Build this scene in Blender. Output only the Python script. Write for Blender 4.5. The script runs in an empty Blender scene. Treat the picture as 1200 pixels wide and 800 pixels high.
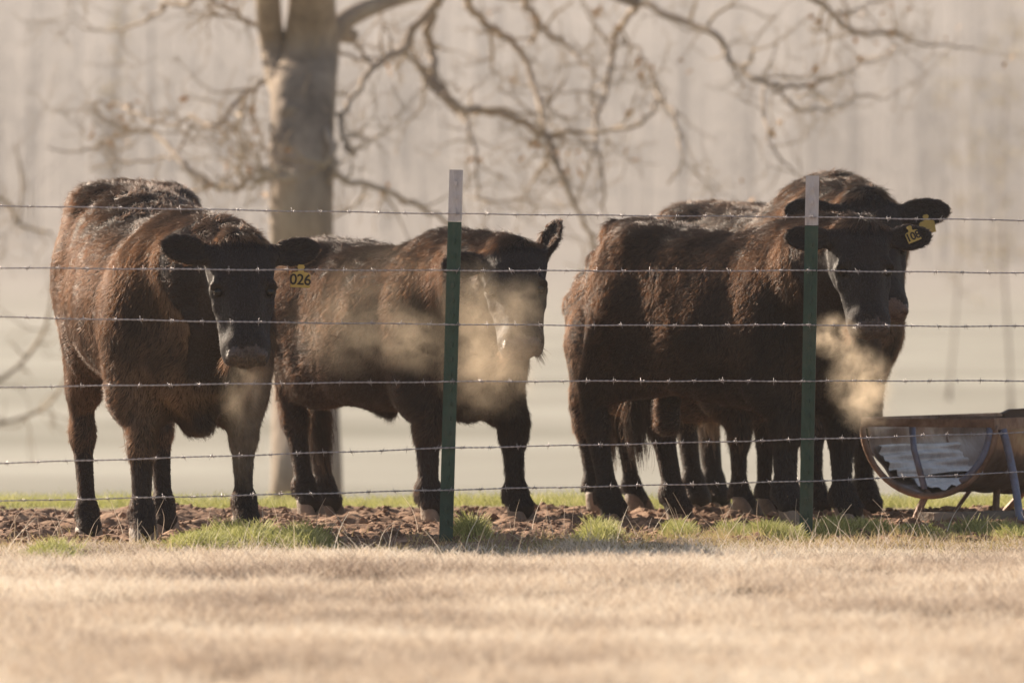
import bpy, math, random
import numpy as np
from mathutils import Vector, Matrix

S = bpy.context.scene
random.seed(7)
RNG = np.random.default_rng(11)

# ------------------------------------------------------------------ camera
F = 8025.0          # focal length in pixels of the 1200 px wide photograph
CAM_H = 0.84
HORIZON = 370.0
cam_d = bpy.data.cameras.new("camera")
cam_d.sensor_width = 36.0
cam_d.lens = 36.0 * F / 1200.0
cam_d.clip_start = 0.5
cam_d.clip_end = 3000
cam_d.dof.use_dof = True
cam_d.dof.focus_distance = 25.9
cam_d.dof.aperture_fstop = 4.4
cam = bpy.data.objects.new("camera", cam_d)
S.collection.objects.link(cam)
cam.location = (0, 0, CAM_H)
cam.rotation_euler = (math.radians(90) - math.atan((400 - HORIZON) / F), 0, 0)
S.camera = cam

# ------------------------------------------------------------------ world, sun, exposure
SUN_EL = math.radians(24)
SUN_AZ = math.radians(-43)      # from the viewing direction (+Y), negative = to the left
world = bpy.data.worlds.new("World")
S.world = world
world.use_nodes = True
wn = world.node_tree.nodes
wl = world.node_tree.links
bg = wn["Background"]
sky = wn.new("ShaderNodeTexSky")
sky.sky_type = 'NISHITA'
sky.sun_disc = False
sky.sun_elevation = SUN_EL
sky.sun_rotation = SUN_AZ
sky.air_density = 1.0
sky.dust_density = 2.0
wl.new(sky.outputs[0], bg.inputs[0])
bg.inputs[1].default_value = 0.05

sun_d = bpy.data.lights.new("sun", 'SUN')
sun_d.energy = 5.0
sun_d.angle = math.radians(0.5)
sun_d.color = (1.0, 0.84, 0.66)
sun = bpy.data.objects.new("sun", sun_d)
S.collection.objects.link(sun)
SV = Vector((math.sin(SUN_AZ) * math.cos(SUN_EL), math.cos(SUN_AZ) * math.cos(SUN_EL), math.sin(SUN_EL)))
sun.rotation_euler = SV.to_track_quat('Z', 'Y').to_euler()

S.view_settings.view_transform = 'Standard'
S.view_settings.look = 'None'
S.view_settings.exposure = 1.42
S.view_settings.gamma = 1.0
S.cycles.volume_bounces = 2
S.cycles.max_bounces = 8
S.cycles.transparent_max_bounces = 12
S.cycles.use_denoising = True
S.cycles.volume_max_steps = 64

HAZE_DENSITY = 0.00062


# ------------------------------------------------------------------ helpers
def W(px, py, y):
    """world point seen at photograph pixel (px, py) at distance y"""
    return np.array([(px - 600.0) / F * y, y, CAM_H - (py - HORIZON) / F * y])


def link(o, parent=None):
    S.collection.objects.link(o)
    if parent is not None:
        o.parent = parent
    return o


def tag(o, label=None, cat=None, group=None, kind=None):
    if label:
        o['label'] = label
    if cat:
        o['category'] = cat
    if group:
        o['group'] = group
    if kind:
        o['kind'] = kind
    return o


def mesh_obj(name, V, Fc, mat=None, parent=None, smooth=True):
    me = bpy.data.meshes.new(name)
    V = np.asarray(V, dtype=np.float32)
    if isinstance(Fc, np.ndarray) and Fc.ndim == 2:
        n, k = Fc.shape
        me.vertices.add(len(V))
        me.vertices.foreach_set('co', V.ravel())
        me.loops.add(n * k)
        me.loops.foreach_set('vertex_index', Fc.astype(np.int32).ravel())
        me.polygons.add(n)
        me.polygons.foreach_set('loop_start', np.arange(n, dtype=np.int32) * k)
        try:
            me.polygons.foreach_set('loop_total', np.full(n, k, dtype=np.int32))
        except Exception:
            pass
        me.update(calc_edges=True)
    else:
        me.from_pydata([tuple(map(float, v)) for v in V], [], [tuple(map(int, f)) for f in Fc])
        me.update()
    me.polygons.foreach_set('use_smooth', np.full(len(me.polygons), bool(smooth)))
    if mat is not None:
        me.materials.append(mat)
    return link(bpy.data.objects.new(name, me), parent)


def strands(name, P, R, mat, parent=None):
    """P (n,k,3) strand points, R (k,) or (n,k) radii -> one hair curves object"""
    n, k, _ = P.shape
    hc = bpy.data.hair_curves.new(name)
    hc.add_curves([k] * n)
    hc.points.foreach_set('position', np.ascontiguousarray(P, dtype=np.float32).ravel())
    R = np.asarray(R, dtype=np.float32)
    if R.ndim == 1:
        R = np.broadcast_to(R, (n, k))
    hc.points.foreach_set('radius', np.ascontiguousarray(R, dtype=np.float32).ravel())
    hc.materials.append(mat)
    return link(bpy.data.objects.new(name, hc), parent)


class MB:
    """collects simple shapes for one mesh"""
    def __init__(self):
        self.v = []
        self.f = []

    def add(self, V, Fc):
        b = len(self.v)
        self.v += [tuple(p) for p in V]
        self.f += [tuple(i + b for i in f) for f in Fc]

    def tube(self, pts, rad, sides=8, cap=True):
        pts = [np.array(p, float) for p in pts]
        n = len(pts)
        if not hasattr(rad, '__len__'):
            rad = [rad] * n
        ref = np.array([0.13, 0.27, 0.95])
        V = []
        t0 = pts[1] - pts[0]
        t0 = t0 / (np.linalg.norm(t0) + 1e-9)
        a = np.cross(t0, ref)
        if np.linalg.norm(a) < 1e-3:
            a = np.cross(t0, np.array([1.0, 0, 0]))
        a /= np.linalg.norm(a)
        for i in range(n):
            t = pts[min(i + 1, n - 1)] - pts[max(i - 1, 0)]
            t = t / (np.linalg.norm(t) + 1e-9)
            a = a - t * np.dot(a, t)
            a /= (np.linalg.norm(a) + 1e-9)
            b = np.cross(t, a)
            for s in range(sides):
                w = 2 * math.pi * s / sides
                V.append(pts[i] + rad[i] * (math.cos(w) * a + math.sin(w) * b))
        Fc = []
        for i in range(n - 1):
            for s in range(sides):
                s2 = (s + 1) % sides
                Fc.append((i * sides + s, i * sides + s2, (i + 1) * sides + s2, (i + 1) * sides + s))
        if cap:
            Fc.append(tuple(range(sides))[::-1])
            Fc.append(tuple((n - 1) * sides + s for s in range(sides)))
        self.add(V, Fc)

    def box(self, c, d, M=None):
        V = []
        for x in (-1, 1):
            for y in (-1, 1):
                for z in (-1, 1):
                    p = np.array([x * d[0] / 2, y * d[1] / 2, z * d[2] / 2])
                    if M is not None:
                        p = M @ p
                    V.append(np.array(c) + p)
        Fc = [(0, 1, 3, 2), (4, 6, 7, 5), (0, 4, 5, 1), (2, 3, 7, 6), (0, 2, 6, 4), (1, 5, 7, 3)]
        self.add(V, Fc)

    def build(self, name, mat, parent=None, smooth=True):
        return mesh_obj(name, self.v, self.f, mat, parent, smooth)


def nodes_mat(name):
    m = bpy.data.materials.new(name)
    m.use_nodes = True
    nt = m.node_tree
    return m, nt, nt.nodes, nt.links, nt.nodes['Principled BSDF']


def noise_mat(name, cols, scale=5.0, rough=0.85, bump=0.0, bscale=40.0, spec=0.3, detail=6.0, metallic=0.0, coord='Object', stretch=(1, 1, 1)):
    """colour ramp over object-space noise, optional bump"""
    m, nt, N, L, p = nodes_mat(name)
    tc = N.new('ShaderNodeTexCoord')
    mp = N.new('ShaderNodeMapping')
    mp.inputs['Scale'].default_value = stretch
    L.new(tc.outputs[coord], mp.inputs[0])
    nz = N.new('ShaderNodeTexNoise')
    nz.inputs['Scale'].default_value = scale
    nz.inputs['Detail'].default_value = detail
    nz.inputs['Roughness'].default_value = 0.65
    L.new(mp.outputs[0], nz.inputs['Vector'])
    cr = N.new('ShaderNodeValToRGB')
    els = cr.color_ramp.elements
    n = len(cols)
    for i, c in enumerate(cols):
        pos = 0.28 + 0.44 * i / max(1, n - 1)
        if i < 2:
            e = els[i]
            e.position = pos
        else:
            e = els.new(pos)
        e.color = (*c, 1)
    if n == 1:
        els[1].color = (*cols[0], 1)
    L.new(nz.outputs[0], cr.inputs[0])
    L.new(cr.outputs[0], p.inputs['Base Color'])
    p.inputs['Roughness'].default_value = rough
    p.inputs['Specular IOR Level'].default_value = spec
    p.inputs['Metallic'].default_value = metallic
    if bump > 0:
        nb = N.new('ShaderNodeTexNoise')
        nb.inputs['Scale'].default_value = bscale
        nb.inputs['Detail'].default_value = 8
        L.new(mp.outputs[0], nb.inputs['Vector'])
        bp = N.new('ShaderNodeBump')
        bp.inputs['Strength'].default_value = bump
        bp.inputs['Distance'].default_value = 0.02
        L.new(nb.outputs[0], bp.inputs['Height'])
        L.new(bp.outputs[0], p.inputs['Normal'])
    return m


def strand_mat(name, ramp, rough=0.6, trans=0.35, patch=1.5):
    """blades: colour differs per strand and in patches; part of the light passes through"""
    m, nt, N, L, p = nodes_mat(name)
    hi = N.new('ShaderNodeHairInfo')
    tc = N.new('ShaderNodeTexCoord')
    nz = N.new('ShaderNodeTexNoise')
    nz.inputs['Scale'].default_value = patch
    nz.inputs['Detail'].default_value = 4
    L.new(tc.outputs['Object'], nz.inputs['Vector'])
    mx = N.new('ShaderNodeMath')
    mx.operation = 'MULTIPLY_ADD'
    L.new(hi.outputs['Random'], mx.inputs[0])
    mx.inputs[1].default_value = 0.55
    sc_ = N.new('ShaderNodeMath')
    sc_.operation = 'MULTIPLY_ADD'
    L.new(nz.outputs[0], sc_.inputs[0])
    sc_.inputs[1].default_value = 1.3
    sc_.inputs[2].default_value = -0.42
    L.new(sc_.outputs[0], mx.inputs[2])
    cr = N.new('ShaderNodeValToRGB')
    els = cr.color_ramp.elements
    for i, c in enumerate(ramp):
        pos = i / (len(ramp) - 1)
        e = els[i] if i < 2 else els.new(pos)
        e.position = pos
        e.color = (*c, 1)
    L.new(mx.outputs[0], cr.inputs[0])
    L.new(cr.outputs[0], p.inputs['Base Color'])
    p.inputs['Roughness'].default_value = rough
    p.inputs['Specular IOR Level'].default_value = 0.25
    tr = N.new('ShaderNodeBsdfTranslucent')
    L.new(cr.outputs[0], tr.inputs[0])
    ms = N.new('ShaderNodeMixShader')
    ms.inputs[0].default_value = trans
    L.new(p.outputs[0], ms.inputs[1])
    L.new(tr.outputs[0], ms.inputs[2])
    L.new(ms.outputs[0], N['Material Output'].inputs[0])
    return m


def vnoise(P, freq, seed=0, octaves=1):
    """cheap smooth noise of points (n,3) -> (n,) about -1..1 from turned sines"""
    r = np.random.default_rng(seed)
    out = np.zeros(P.shape[0])
    amp = 1.0
    tot = 0
    for o in range(octaves):
        acc = np.zeros(P.shape[0])
        for k in range(6):
            d = r.normal(size=3)
            d /= np.linalg.norm(d)
            acc += np.sin((P @ d) * freq * r.uniform(0.7, 1.4) * 2 * math.pi + r.uniform(0, 6.28))
        out += amp * acc / 3.0
        tot += amp
        amp *= 0.5
        freq *= 2.1
    return out / tot


def hash2(ix, iy, seed):
    h = (ix.astype(np.int64) * 374761393 + iy.astype(np.int64) * 668265263 + seed * 1442695041) & 0x7fffffff
    h = ((h ^ (h >> 13)) * 1274126177) & 0x7fffffff
    return ((h ^ (h >> 16)) & 0xffff) / 65535.0


def gnoise(x, y, freq, seed=0):
    """value noise 0..1 in 2-D"""
    x = x * freq
    y = y * freq
    ix = np.floor(x).astype(np.int64)
    iy = np.floor(y).astype(np.int64)
    fx = x - ix
    fy = y - iy
    fx = fx * fx * (3 - 2 * fx)
    fy = fy * fy * (3 - 2 * fy)
    a = hash2(ix, iy, seed)
    b = hash2(ix + 1, iy, seed)
    c = hash2(ix, iy + 1, seed)
    d = hash2(ix + 1, iy + 1, seed)
    return (a * (1 - fx) + b * fx) * (1 - fy) + (c * (1 - fx) + d * fx) * fy


# ------------------------------------------------------------------ where the hooves stand
# per animal: front right, front left, hind right, hind left as (px, py, distance)
FEET = {
    'a': [(168, 641, 25.45), (288, 629, 25.62), (104, 641, 26.40), (194, 632, 26.60)],
    'b': [(507, 611, 27.90), (609, 613, 28.15), (362, 606, 28.70), (385, 606, 28.95)],
    'c': [(927, 612, 27.30), (993, 616, 27.50), (718, 616, 27.95), (795, 615, 28.20)],
    'd': [(957, 611, 29.00), (1017, 611, 29.20), (817, 604, 29.90), (841, 601, 30.20)],
    'e': [(872, 604, 28.75), (901, 606, 28.95), (700, 598, 29.30), (746, 600, 29.50)],
}


def base_height(X, Y):
    """terrain: flat paddock, falling off behind the crest to a misty valley that climbs again to the woods"""
    def ss(a, b, t):
        u = np.clip((t - a) / (b - a), 0, 1)
        return u * u * (3 - 2 * u)
    z = -0.0 * X
    z = z - 1.75 * ss(30.2, 44.0, Y)
    z = z + 4.6 * ss(70, 560, Y)
    z = z + 61 * ss(480, 1200, Y)
    z = z + 0.5 * ss(60, 160, np.abs(X)) * ss(40, 60, Y)
    return z


_feet_pts = [W(*f) for k in FEET for f in FEET[k]]


def foot_relief(X, Y):
    z = np.zeros_like(X)
    wsum = np.full_like(X, 0.25)
    for p in _feet_pts:
        w = np.exp(-((X - p[0]) ** 2 + (Y - p[1]) ** 2) / (2 * 0.11 ** 2))
        dz = p[2] - 0.03
        z = z + w * dz
        wsum = wsum + w
    return z / np.maximum(wsum, 1e-6)


def mud_mask(X, Y):
    n = gnoise(X, Y, 1.3, 5) * 0.9 + gnoise(X, Y, 4.0, 6) * 0.4
    near = np.clip((Y - (24.55 + 0.9 * (n - 0.6) + 0.35 * np.clip(X, 0, 2.5))) / 0.5, 0, 1)
    far = np.clip(((29.9 + 0.4 * (n - 0.6)) - Y) / 0.5, 0, 1)
    return near * far


def ground_height(X, Y):
    X = np.asarray(X, float)
    Y = np.asarray(Y, float)
    z = base_height(X, Y)
    near = (Y < 60) & (np.abs(X) < 30)
    z = z + np.where(near, 0.02 * (gnoise(X, Y, 0.8, 1) - 0.5) + np.where(Y < 25.4, 0.035 * (gnoise(X, Y, 1.7, 11) - .5) + .03 * (gnoise(X, Y, 4.3, 12) - .5), 0), 0)
    m = mud_mask(X, Y)
    cl = np.maximum(0, gnoise(X, Y, 5.5, 2) - 0.5) * 0.07 + np.maximum(0, gnoise(X, Y, 13, 3) - 0.5) * 0.045 + gnoise(X, Y, 32, 4) * 0.020
    z = z + m * (cl - 0.022)
    z = z + foot_relief(X, Y) * (np.abs(X) < 8)
    return z


def grid_sheet(name, xs, ys, mat, hf=ground_height):
    X, Y = np.meshgrid(xs, ys, indexing='ij')
    Z = hf(X, Y)
    V = np.stack([X, Y, Z], -1).reshape(-1, 3)
    nx, ny = len(xs), len(ys)
    i, j = np.meshgrid(np.arange(nx - 1), np.arange(ny - 1), indexing='ij')
    a = (i * ny + j).ravel()
    Fc = np.stack([a, a + ny, a + ny + 1, a + 1], -1)
    return mesh_obj(name, V, Fc, mat)


# ground material: dry thatch, mud strip, green, pale far field
def ground_mat():
    m, nt, N, L, p = nodes_mat('ground')
    tc = N.new('ShaderNodeTexCoord')
    sep = N.new('ShaderNodeSeparateXYZ')
    L.new(tc.outputs['Object'], sep.inputs[0])
    at = N.new('ShaderNodeAttribute')
    at.attribute_name = 'mud'
    at.attribute_type = 'GEOMETRY'

    def noise(sc, det=6):
        n = N.new('ShaderNodeTexNoise')
        n.inputs['Scale'].default_value = sc
        n.inputs['Detail'].default_value = det
        L.new(tc.outputs['Object'], n.inputs['Vector'])
        return n

    def ramp(src, cols, lo=0.3, hi=0.7):
        c = N.new('ShaderNodeValToRGB')
        for i, col in enumerate(cols):
            pos = lo + (hi - lo) * i / (len(cols) - 1)
            e = c.color_ramp.elements[i] if i < 2 else c.color_ramp.elements.new(pos)
            e.position = pos
            e.color = (*col, 1)
        L.new(src, c.inputs[0])
        return c

    def mix(f, a, b):
        x = N.new('ShaderNodeMix')
        x.data_type = 'RGBA'
        L.new(f, x.inputs[0])
        L.new(a, x.inputs[6])
        L.new(b, x.inputs[7])
        return x.outputs[2]

    def mapr(src, a, b):
        x = N.new('ShaderNodeMapRange')
        L.new(src, x.inputs[0])
        x.inputs[1].default_value = a
        x.inputs[2].default_value = b
        return x.outputs[0]

    thatch = ramp(noise(9).outputs[0], [(0.10, 0.07, 0.045), (0.22, 0.16, 0.10), (0.36, 0.28, 0.19)])
    mud = ramp(noise(14, 10).outputs[0], [(0.12, 0.065, 0.040), (0.25, 0.145, 0.09), (0.40, 0.26, 0.17)])
    green = ramp(noise(3).outputs[0], [(0.14, 0.17, 0.05), (0.26, 0.24, 0.10), (0.34, 0.28, 0.15)])
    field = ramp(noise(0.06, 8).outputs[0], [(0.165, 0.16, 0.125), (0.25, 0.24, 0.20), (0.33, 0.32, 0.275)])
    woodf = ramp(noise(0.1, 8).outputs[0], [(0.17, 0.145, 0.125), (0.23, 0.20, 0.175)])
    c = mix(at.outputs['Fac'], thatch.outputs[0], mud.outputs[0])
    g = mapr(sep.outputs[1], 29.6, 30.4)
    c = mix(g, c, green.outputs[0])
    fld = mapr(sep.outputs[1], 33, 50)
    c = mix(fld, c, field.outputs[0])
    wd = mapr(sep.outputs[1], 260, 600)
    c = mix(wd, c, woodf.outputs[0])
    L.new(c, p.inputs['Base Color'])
    p.inputs['Roughness'].default_value = 0.9
    p.inputs['Specular IOR Level'].default_value = 0.2
    nb = noise(45, 8)
    bp = N.new('ShaderNodeBump')
    bp.inputs['Strength'].default_value = 0.6
    bp.inputs['Distance'].default_value = 0.015
    L.new(nb.outputs[0], bp.inputs['Height'])
    L.new(bp.outputs[0], p.inputs['Normal'])
    return m


def graded(a, b, step, far, grow=1.25):
    """coordinates fine between a and b, coarsening out to far"""
    out = list(np.arange(a, b + 1e-6, step))
    s = step
    x = b
    hi = []
    while x < far[1]:
        s *= grow
        x += s
        hi.append(x)
    s = step
    x = a
    lo = []
    while x > far[0]:
        s *= grow
        x -= s
        lo.append(x)
    return np.array(lo[::-1] + out + hi)


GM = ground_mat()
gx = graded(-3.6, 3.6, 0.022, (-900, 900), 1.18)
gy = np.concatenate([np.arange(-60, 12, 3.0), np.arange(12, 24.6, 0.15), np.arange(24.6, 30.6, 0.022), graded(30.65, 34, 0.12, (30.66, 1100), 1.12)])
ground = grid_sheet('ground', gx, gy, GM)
tag(ground, 'trampled brown mud strip and pasture ground rolling back to the misty field', kind='structure')
_me = ground.data
_co = np.empty(len(_me.vertices) * 3, dtype=np.float32)
_me.vertices.foreach_get('co', _co)
_co = _co.reshape(-1, 3)
_a = _me.attributes.new('mud', 'FLOAT', 'POINT')
_mm = mud_mask(_co[:, 0].astype(float), _co[:, 1].astype(float))
_mm = _mm * (np.abs(_co[:, 0]) < 30)
_a.data.foreach_set('value', _mm.astype(np.float32))


# ------------------------------------------------------------------ signed distance modelling of the cattle
def unit(v):
    v = np.asarray(v, float)
    return v / (np.linalg.norm(v) + 1e-9)


class Field:
    def __init__(self, lo, hi, h):
        self.h = h
        self.lo = np.array(lo, float)
        n = np.ceil((np.array(hi) - self.lo) / h).astype(int) + 1
        self.n = n
        self.ax = [self.lo[i] + h * np.arange(n[i]) for i in range(3)]
        self.D = np.full(tuple(n), 0.25, dtype=np.float32)

    def sub(self, lo, hi, pad):
        sl = []
        for i in range(3):
            a = int(max(0, math.floor((lo[i] - pad - self.lo[i]) / self.h)))
            b = int(min(self.n[i], math.ceil((hi[i] + pad - self.lo[i]) / self.h) + 1))
            sl.append(slice(a, max(a, b)))
        g = np.meshgrid(*[self.ax[i][sl[i]].astype(np.float32) for i in range(3)], indexing='ij', sparse=True)
        return tuple(sl), g

    def blend(self, sl, d, k, mode):
        A = self.D[sl]
        if mode == 'add':
            hh = np.clip(0.5 + 0.5 * (A - d) / k, 0, 1)
            self.D[sl] = A * (1 - hh) + d * hh - k * hh * (1 - hh)
        else:
            d = -d
            hh = np.clip(0.5 - 0.5 * (A - d) / k, 0, 1)
            self.D[sl] = A * (1 - hh) + d * hh + k * hh * (1 - hh)

    def cone(self, a, b, ra, rb, k=0.03, mode='add'):
        a = np.asarray(a, float)
        b = np.asarray(b, float)
        lo = np.minimum(a - ra, b - rb)
        hi = np.maximum(a + ra, b + rb)
        sl, g = self.sub(lo, hi, k + 0.03)
        ba = b - a
        L2 = float(ba @ ba) + 1e-9
        px = g[0] - a[0]
        py = g[1] - a[1]
        pz = g[2] - a[2]
        t = np.clip((px * ba[0] + py * ba[1] + pz * ba[2]) / L2, 0, 1)
        d = np.sqrt((px - t * ba[0]) ** 2 + (py - t * ba[1]) ** 2 + (pz - t * ba[2]) ** 2) - (ra + (rb - ra) * t)
        self.blend(sl, d, k, mode)

    def ell(self, c, r, M=None, k=0.03, mode='add'):
        """ellipsoid, M columns are its axes"""
        c = np.asarray(c, float)
        r = np.asarray(r, float)
        M = np.eye(3) if M is None else np.asarray(M)
        ext = np.sqrt(((M * r) ** 2).sum(1))
        sl, g = self.sub(c - ext, c + ext, k + 0.03)
        px = g[0] - c[0]
        py = g[1] - c[1]
        pz = g[2] - c[2]
        q = [(px * M[0, i] + py * M[1, i] + pz * M[2, i]) for i in range(3)]
        k0 = np.sqrt(sum((q[i] / r[i]) ** 2 for i in range(3)))
        k1 = np.sqrt(sum((q[i] / r[i] ** 2) ** 2 for i in range(3))) + 1e-6
        d = k0 * (k0 - 1.0) / k1
        self.blend(sl, d, k, mode)

    def loft(self, st, k=0.03):
        """torso: stations (x, zc, w, htop, hbot)"""
        st = np.array(st, float)
        lo = np.array([st[0, 0], -st[:, 2].max(), (st[:, 1] - st[:, 4]).min()])
        hi = np.array([st[-1, 0], st[:, 2].max(), (st[:, 1] + st[:, 3]).max()])
        sl, g = self.sub(lo, hi, k + 0.06)
        x = g[0]
        # smooth interpolation of the stations
        xs = np.linspace(st[0, 0], st[-1, 0], 200)
        cols = []
        for c in range(1, 5):
            y = np.interp(xs, st[:, 0], st[:, c])
            ker = np.hanning(21)
            ker /= ker.sum()
            yp = np.pad(y, 10, mode='edge')
            y = np.convolve(yp, ker, mode='valid')
            cols.append(np.interp(x, xs, y).astype(np.float32))
        zc, w, ht, hb = cols
        z = g[2] - zc
        h = np.where(z > 0, ht, hb)
        e = 2.3
        q = (np.abs(g[1] / w) ** e + np.abs(z / h) ** e) ** (1 / e)
        d = (q - 1) * np.minimum(w, h) * 0.9
        ends = np.maximum(st[0, 0] - x, x - st[-1, 0])
        d = np.maximum(d, ends + 0 * d)
        self.blend(sl, d.astype(np.float32), k, 'add')

    def surface(self):
        D = self.D
        ins = D < 0
        nx, ny, nz = D.shape
        c = [ins[i:nx - 1 + i, j:ny - 1 + j, k:nz - 1 + k] for i in (0, 1) for j in (0, 1) for k in (0, 1)]
        s = sum(a.astype(np.int8) for a in c)
        act = (s > 0) & (s < 8)
        idx = np.argwhere(act)
        vid = np.full(act.shape, -1, dtype=np.int32)
        vid[act] = np.arange(len(idx))
        acc = np.zeros((len(idx), 3))
        cnt = np.zeros(len(idx))
        offs = [(i, j, k) for i in (0, 1) for j in (0, 1) for k in (0, 1)]
        vals = {o: D[idx[:, 0] + o[0], idx[:, 1] + o[1], idx[:, 2] + o[2]] for o in offs}
        for o in offs:
            for axn in range(3):
                if o[axn] == 0:
                    o2 = list(o)
                    o2[axn] = 1
                    o2 = tuple(o2)
                    a, b = vals[o], vals[o2]
                    m = (a < 0) != (b < 0)
                    t = np.where(m, a / np.where(m, a - b, 1), 0)
                    p = np.tile(np.array(o, float), (len(idx), 1))
                    p[:, axn] += t
                    acc[m] += p[m]
                    cnt[m] += 1
        V = self.lo + self.h * (idx + acc / cnt[:, None])
        faces = []
        for axn in range(3):
            sl0 = [slice(None)] * 3
            sl1 = [slice(None)] * 3
            sl0[axn] = slice(0, -1)
            sl1[axn] = slice(1, None)
            cr = ins[tuple(sl0)] != ins[tuple(sl1)]
            e = np.argwhere(cr)
            o1, o2 = [(1, 2), (2, 0), (0, 1)][axn]
            ok = (e[:, o1] > 0) & (e[:, o2] > 0) & (e[:, o1] < D.shape[o1] - 1) & (e[:, o2] < D.shape[o2] - 1)
            e = e[ok]
            flip = ins[e[:, 0], e[:, 1], e[:, 2]]

            def cell(d1, d2):
                q = e.copy()
                q[:, o1] += d1
                q[:, o2] += d2
                return vid[q[:, 0], q[:, 1], q[:, 2]]
            q = np.stack([cell(-1, -1), cell(0, -1), cell(0, 0), cell(-1, 0)], 1)
            q = np.where(flip[:, None], q, q[:, ::-1])
            faces.append(q)
        Fc = np.concatenate(faces)
        Fc = Fc[(Fc >= 0).all(1)]
        return V, Fc


def relax(V, Fc, it=2, lam=0.5):
    for _ in range(it):
        acc = np.zeros_like(V)
        cnt = np.zeros(len(V))
        for a, b in ((0, 1), (1, 2), (2, 3), (3, 0)):
            np.add.at(acc, Fc[:, a], V[Fc[:, b]])
            np.add.at(acc, Fc[:, b], V[Fc[:, a]])
            np.add.at(cnt, Fc[:, a], 1)
            np.add.at(cnt, Fc[:, b], 1)
        V = V + lam * (acc / np.maximum(cnt, 1)[:, None] - V)
    return V


def vnormals(V, Fc):
    n = np.cross(V[Fc[:, 2]] - V[Fc[:, 0]], V[Fc[:, 3]] - V[Fc[:, 1]])
    N = np.zeros_like(V)
    for k in range(4):
        np.add.at(N, Fc[:, k], n)
    return N / (np.linalg.norm(N, axis=1, keepdims=True) + 1e-12), np.linalg.norm(n, axis=1) * 0.5


# cattle materials
def fur_mat(name, root_c, tip_c, gloss=0.42, trans=.25, spec=.24):
    """dark hair, bleached towards the tip; sunlit gold and brown patches are put into the colour"""
    m, nt, N, L, p = nodes_mat(name)
    hi = N.new('ShaderNodeHairInfo')
    tc = N.new('ShaderNodeTexCoord')
    nz = N.new('ShaderNodeTexNoise')
    nz.inputs['Scale'].default_value = 3.2
    nz.inputs['Detail'].default_value = 4
    L.new(tc.outputs['Object'], nz.inputs['Vector'])
    a = N.new('ShaderNodeMath')
    a.operation = 'MULTIPLY'
    L.new(hi.outputs['Intercept'], a.inputs[0])
    rp = N.new('ShaderNodeMapRange')
    L.new(nz.outputs[0], rp.inputs[0])
    rp.inputs[1].default_value = .40
    rp.inputs[2].default_value = .66
    rp.inputs[3].default_value = .06
    L.new(rp.outputs[0], a.inputs[1])
    b = N.new('ShaderNodeMath')
    b.operation = 'MULTIPLY_ADD'
    L.new(hi.outputs['Random'], b.inputs[0])
    b.inputs[1].default_value = .14
    L.new(a.outputs[0], b.inputs[2])
    x = N.new('ShaderNodeMix')
    x.data_type = 'RGBA'
    L.new(b.outputs[0], x.inputs[0])
    x.inputs[6].default_value = (*root_c, 1)
    x.inputs[7].default_value = (*tip_c, 1)
    L.new(x.outputs[2], p.inputs['Base Color'])
    p.inputs['Roughness'].default_value = gloss
    p.inputs['Specular IOR Level'].default_value = spec
    h = N.new('ShaderNodeBsdfHairPrincipled')
    h.model = 'CHIANG'
    h.parametrization = 'MELANIN'
    h.inputs['Melanin'].default_value = .82
    h.inputs['Melanin Redness'].default_value = .0
    h.inputs['Roughness'].default_value = .35
    h.inputs['Radial Roughness'].default_value = .5
    ms = N.new('ShaderNodeMixShader')
    ms.inputs[0].default_value = trans
    L.new(p.outputs[0], ms.inputs[1])
    L.new(h.outputs[0], ms.inputs[2])
    L.new(ms.outputs[0], N['Material Output'].inputs[0])
    return m


M_SKIN = noise_mat('hide', [(0.010, 0.007, 0.006), (0.022, 0.014, 0.011)], 8, 0.7, 0.3, 60, spec=0.25)
M_FUR = fur_mat('black_fur', (.003, .0022, .003), (.17, .105, .070))
M_FUR_BROWN = fur_mat('brown_black_fur', (.004, .003, .0035), (.50, .32, .20))
M_FUR_TAN = fur_mat('tan_tipped_fur', (.005, .0036, .004), (.75, .50, .32))
M_FACE = fur_mat('face_fur', (.010, .0075, .0095), (.045, .034, .038), .46, .15, .42)
M_HOOF = noise_mat('hoof_horn', [(0.13, 0.095, 0.07), (0.34, 0.25, 0.18)], 12, 0.65, 0.3, 60)
M_MUZ = noise_mat('muzzle_skin', [(0.035, 0.026, 0.027), (0.11, 0.078, 0.074)], 22, 0.26, 0.6, 160, spec=0.8)
M_MUZ_BROWN = noise_mat('brown_muzzle_skin', [(0.08, 0.04, 0.028), (0.20, 0.11, 0.075)], 22, 0.3, 0.6, 160, spec=0.7)
M_EYE, _, _, _, _p = nodes_mat('eye_wet')
_p.inputs['Base Color'].default_value = (0.006, 0.004, 0.003, 1)
_p.inputs['Roughness'].default_value = 0.12
_p.inputs['Specular IOR Level'].default_value = 0.35
M_TAG = noise_mat('yellow_tag_plastic', [(0.42, 0.29, 0.07), (0.54, 0.38, 0.11)], 20, 0.5)
M_INK = noise_mat('tag_ink', [(0.015, 0.012, 0.012), (0.03, 0.02, 0.02)], 20, 0.6)
GROUPC = 'black cattle standing along the wire fence'


def head_frame(yaw, pitch, roll):
    """columns: towards the muzzle, to the animal's left, out of the forehead (world axes)"""
    y, p, r = map(math.radians, (yaw, pitch, roll))
    f = np.array([math.sin(y) * math.cos(p), -math.cos(y) * math.cos(p), -math.sin(p)])
    u = np.array([math.sin(y) * math.sin(p), -math.cos(y) * math.sin(p), math.cos(p)])
    l = np.cross(u, f)
    l2 = l * math.cos(r) + u * math.sin(r)
    u2 = u * math.cos(r) - l * math.sin(r)
    return np.stack([f, l2, u2], 1)


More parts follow.
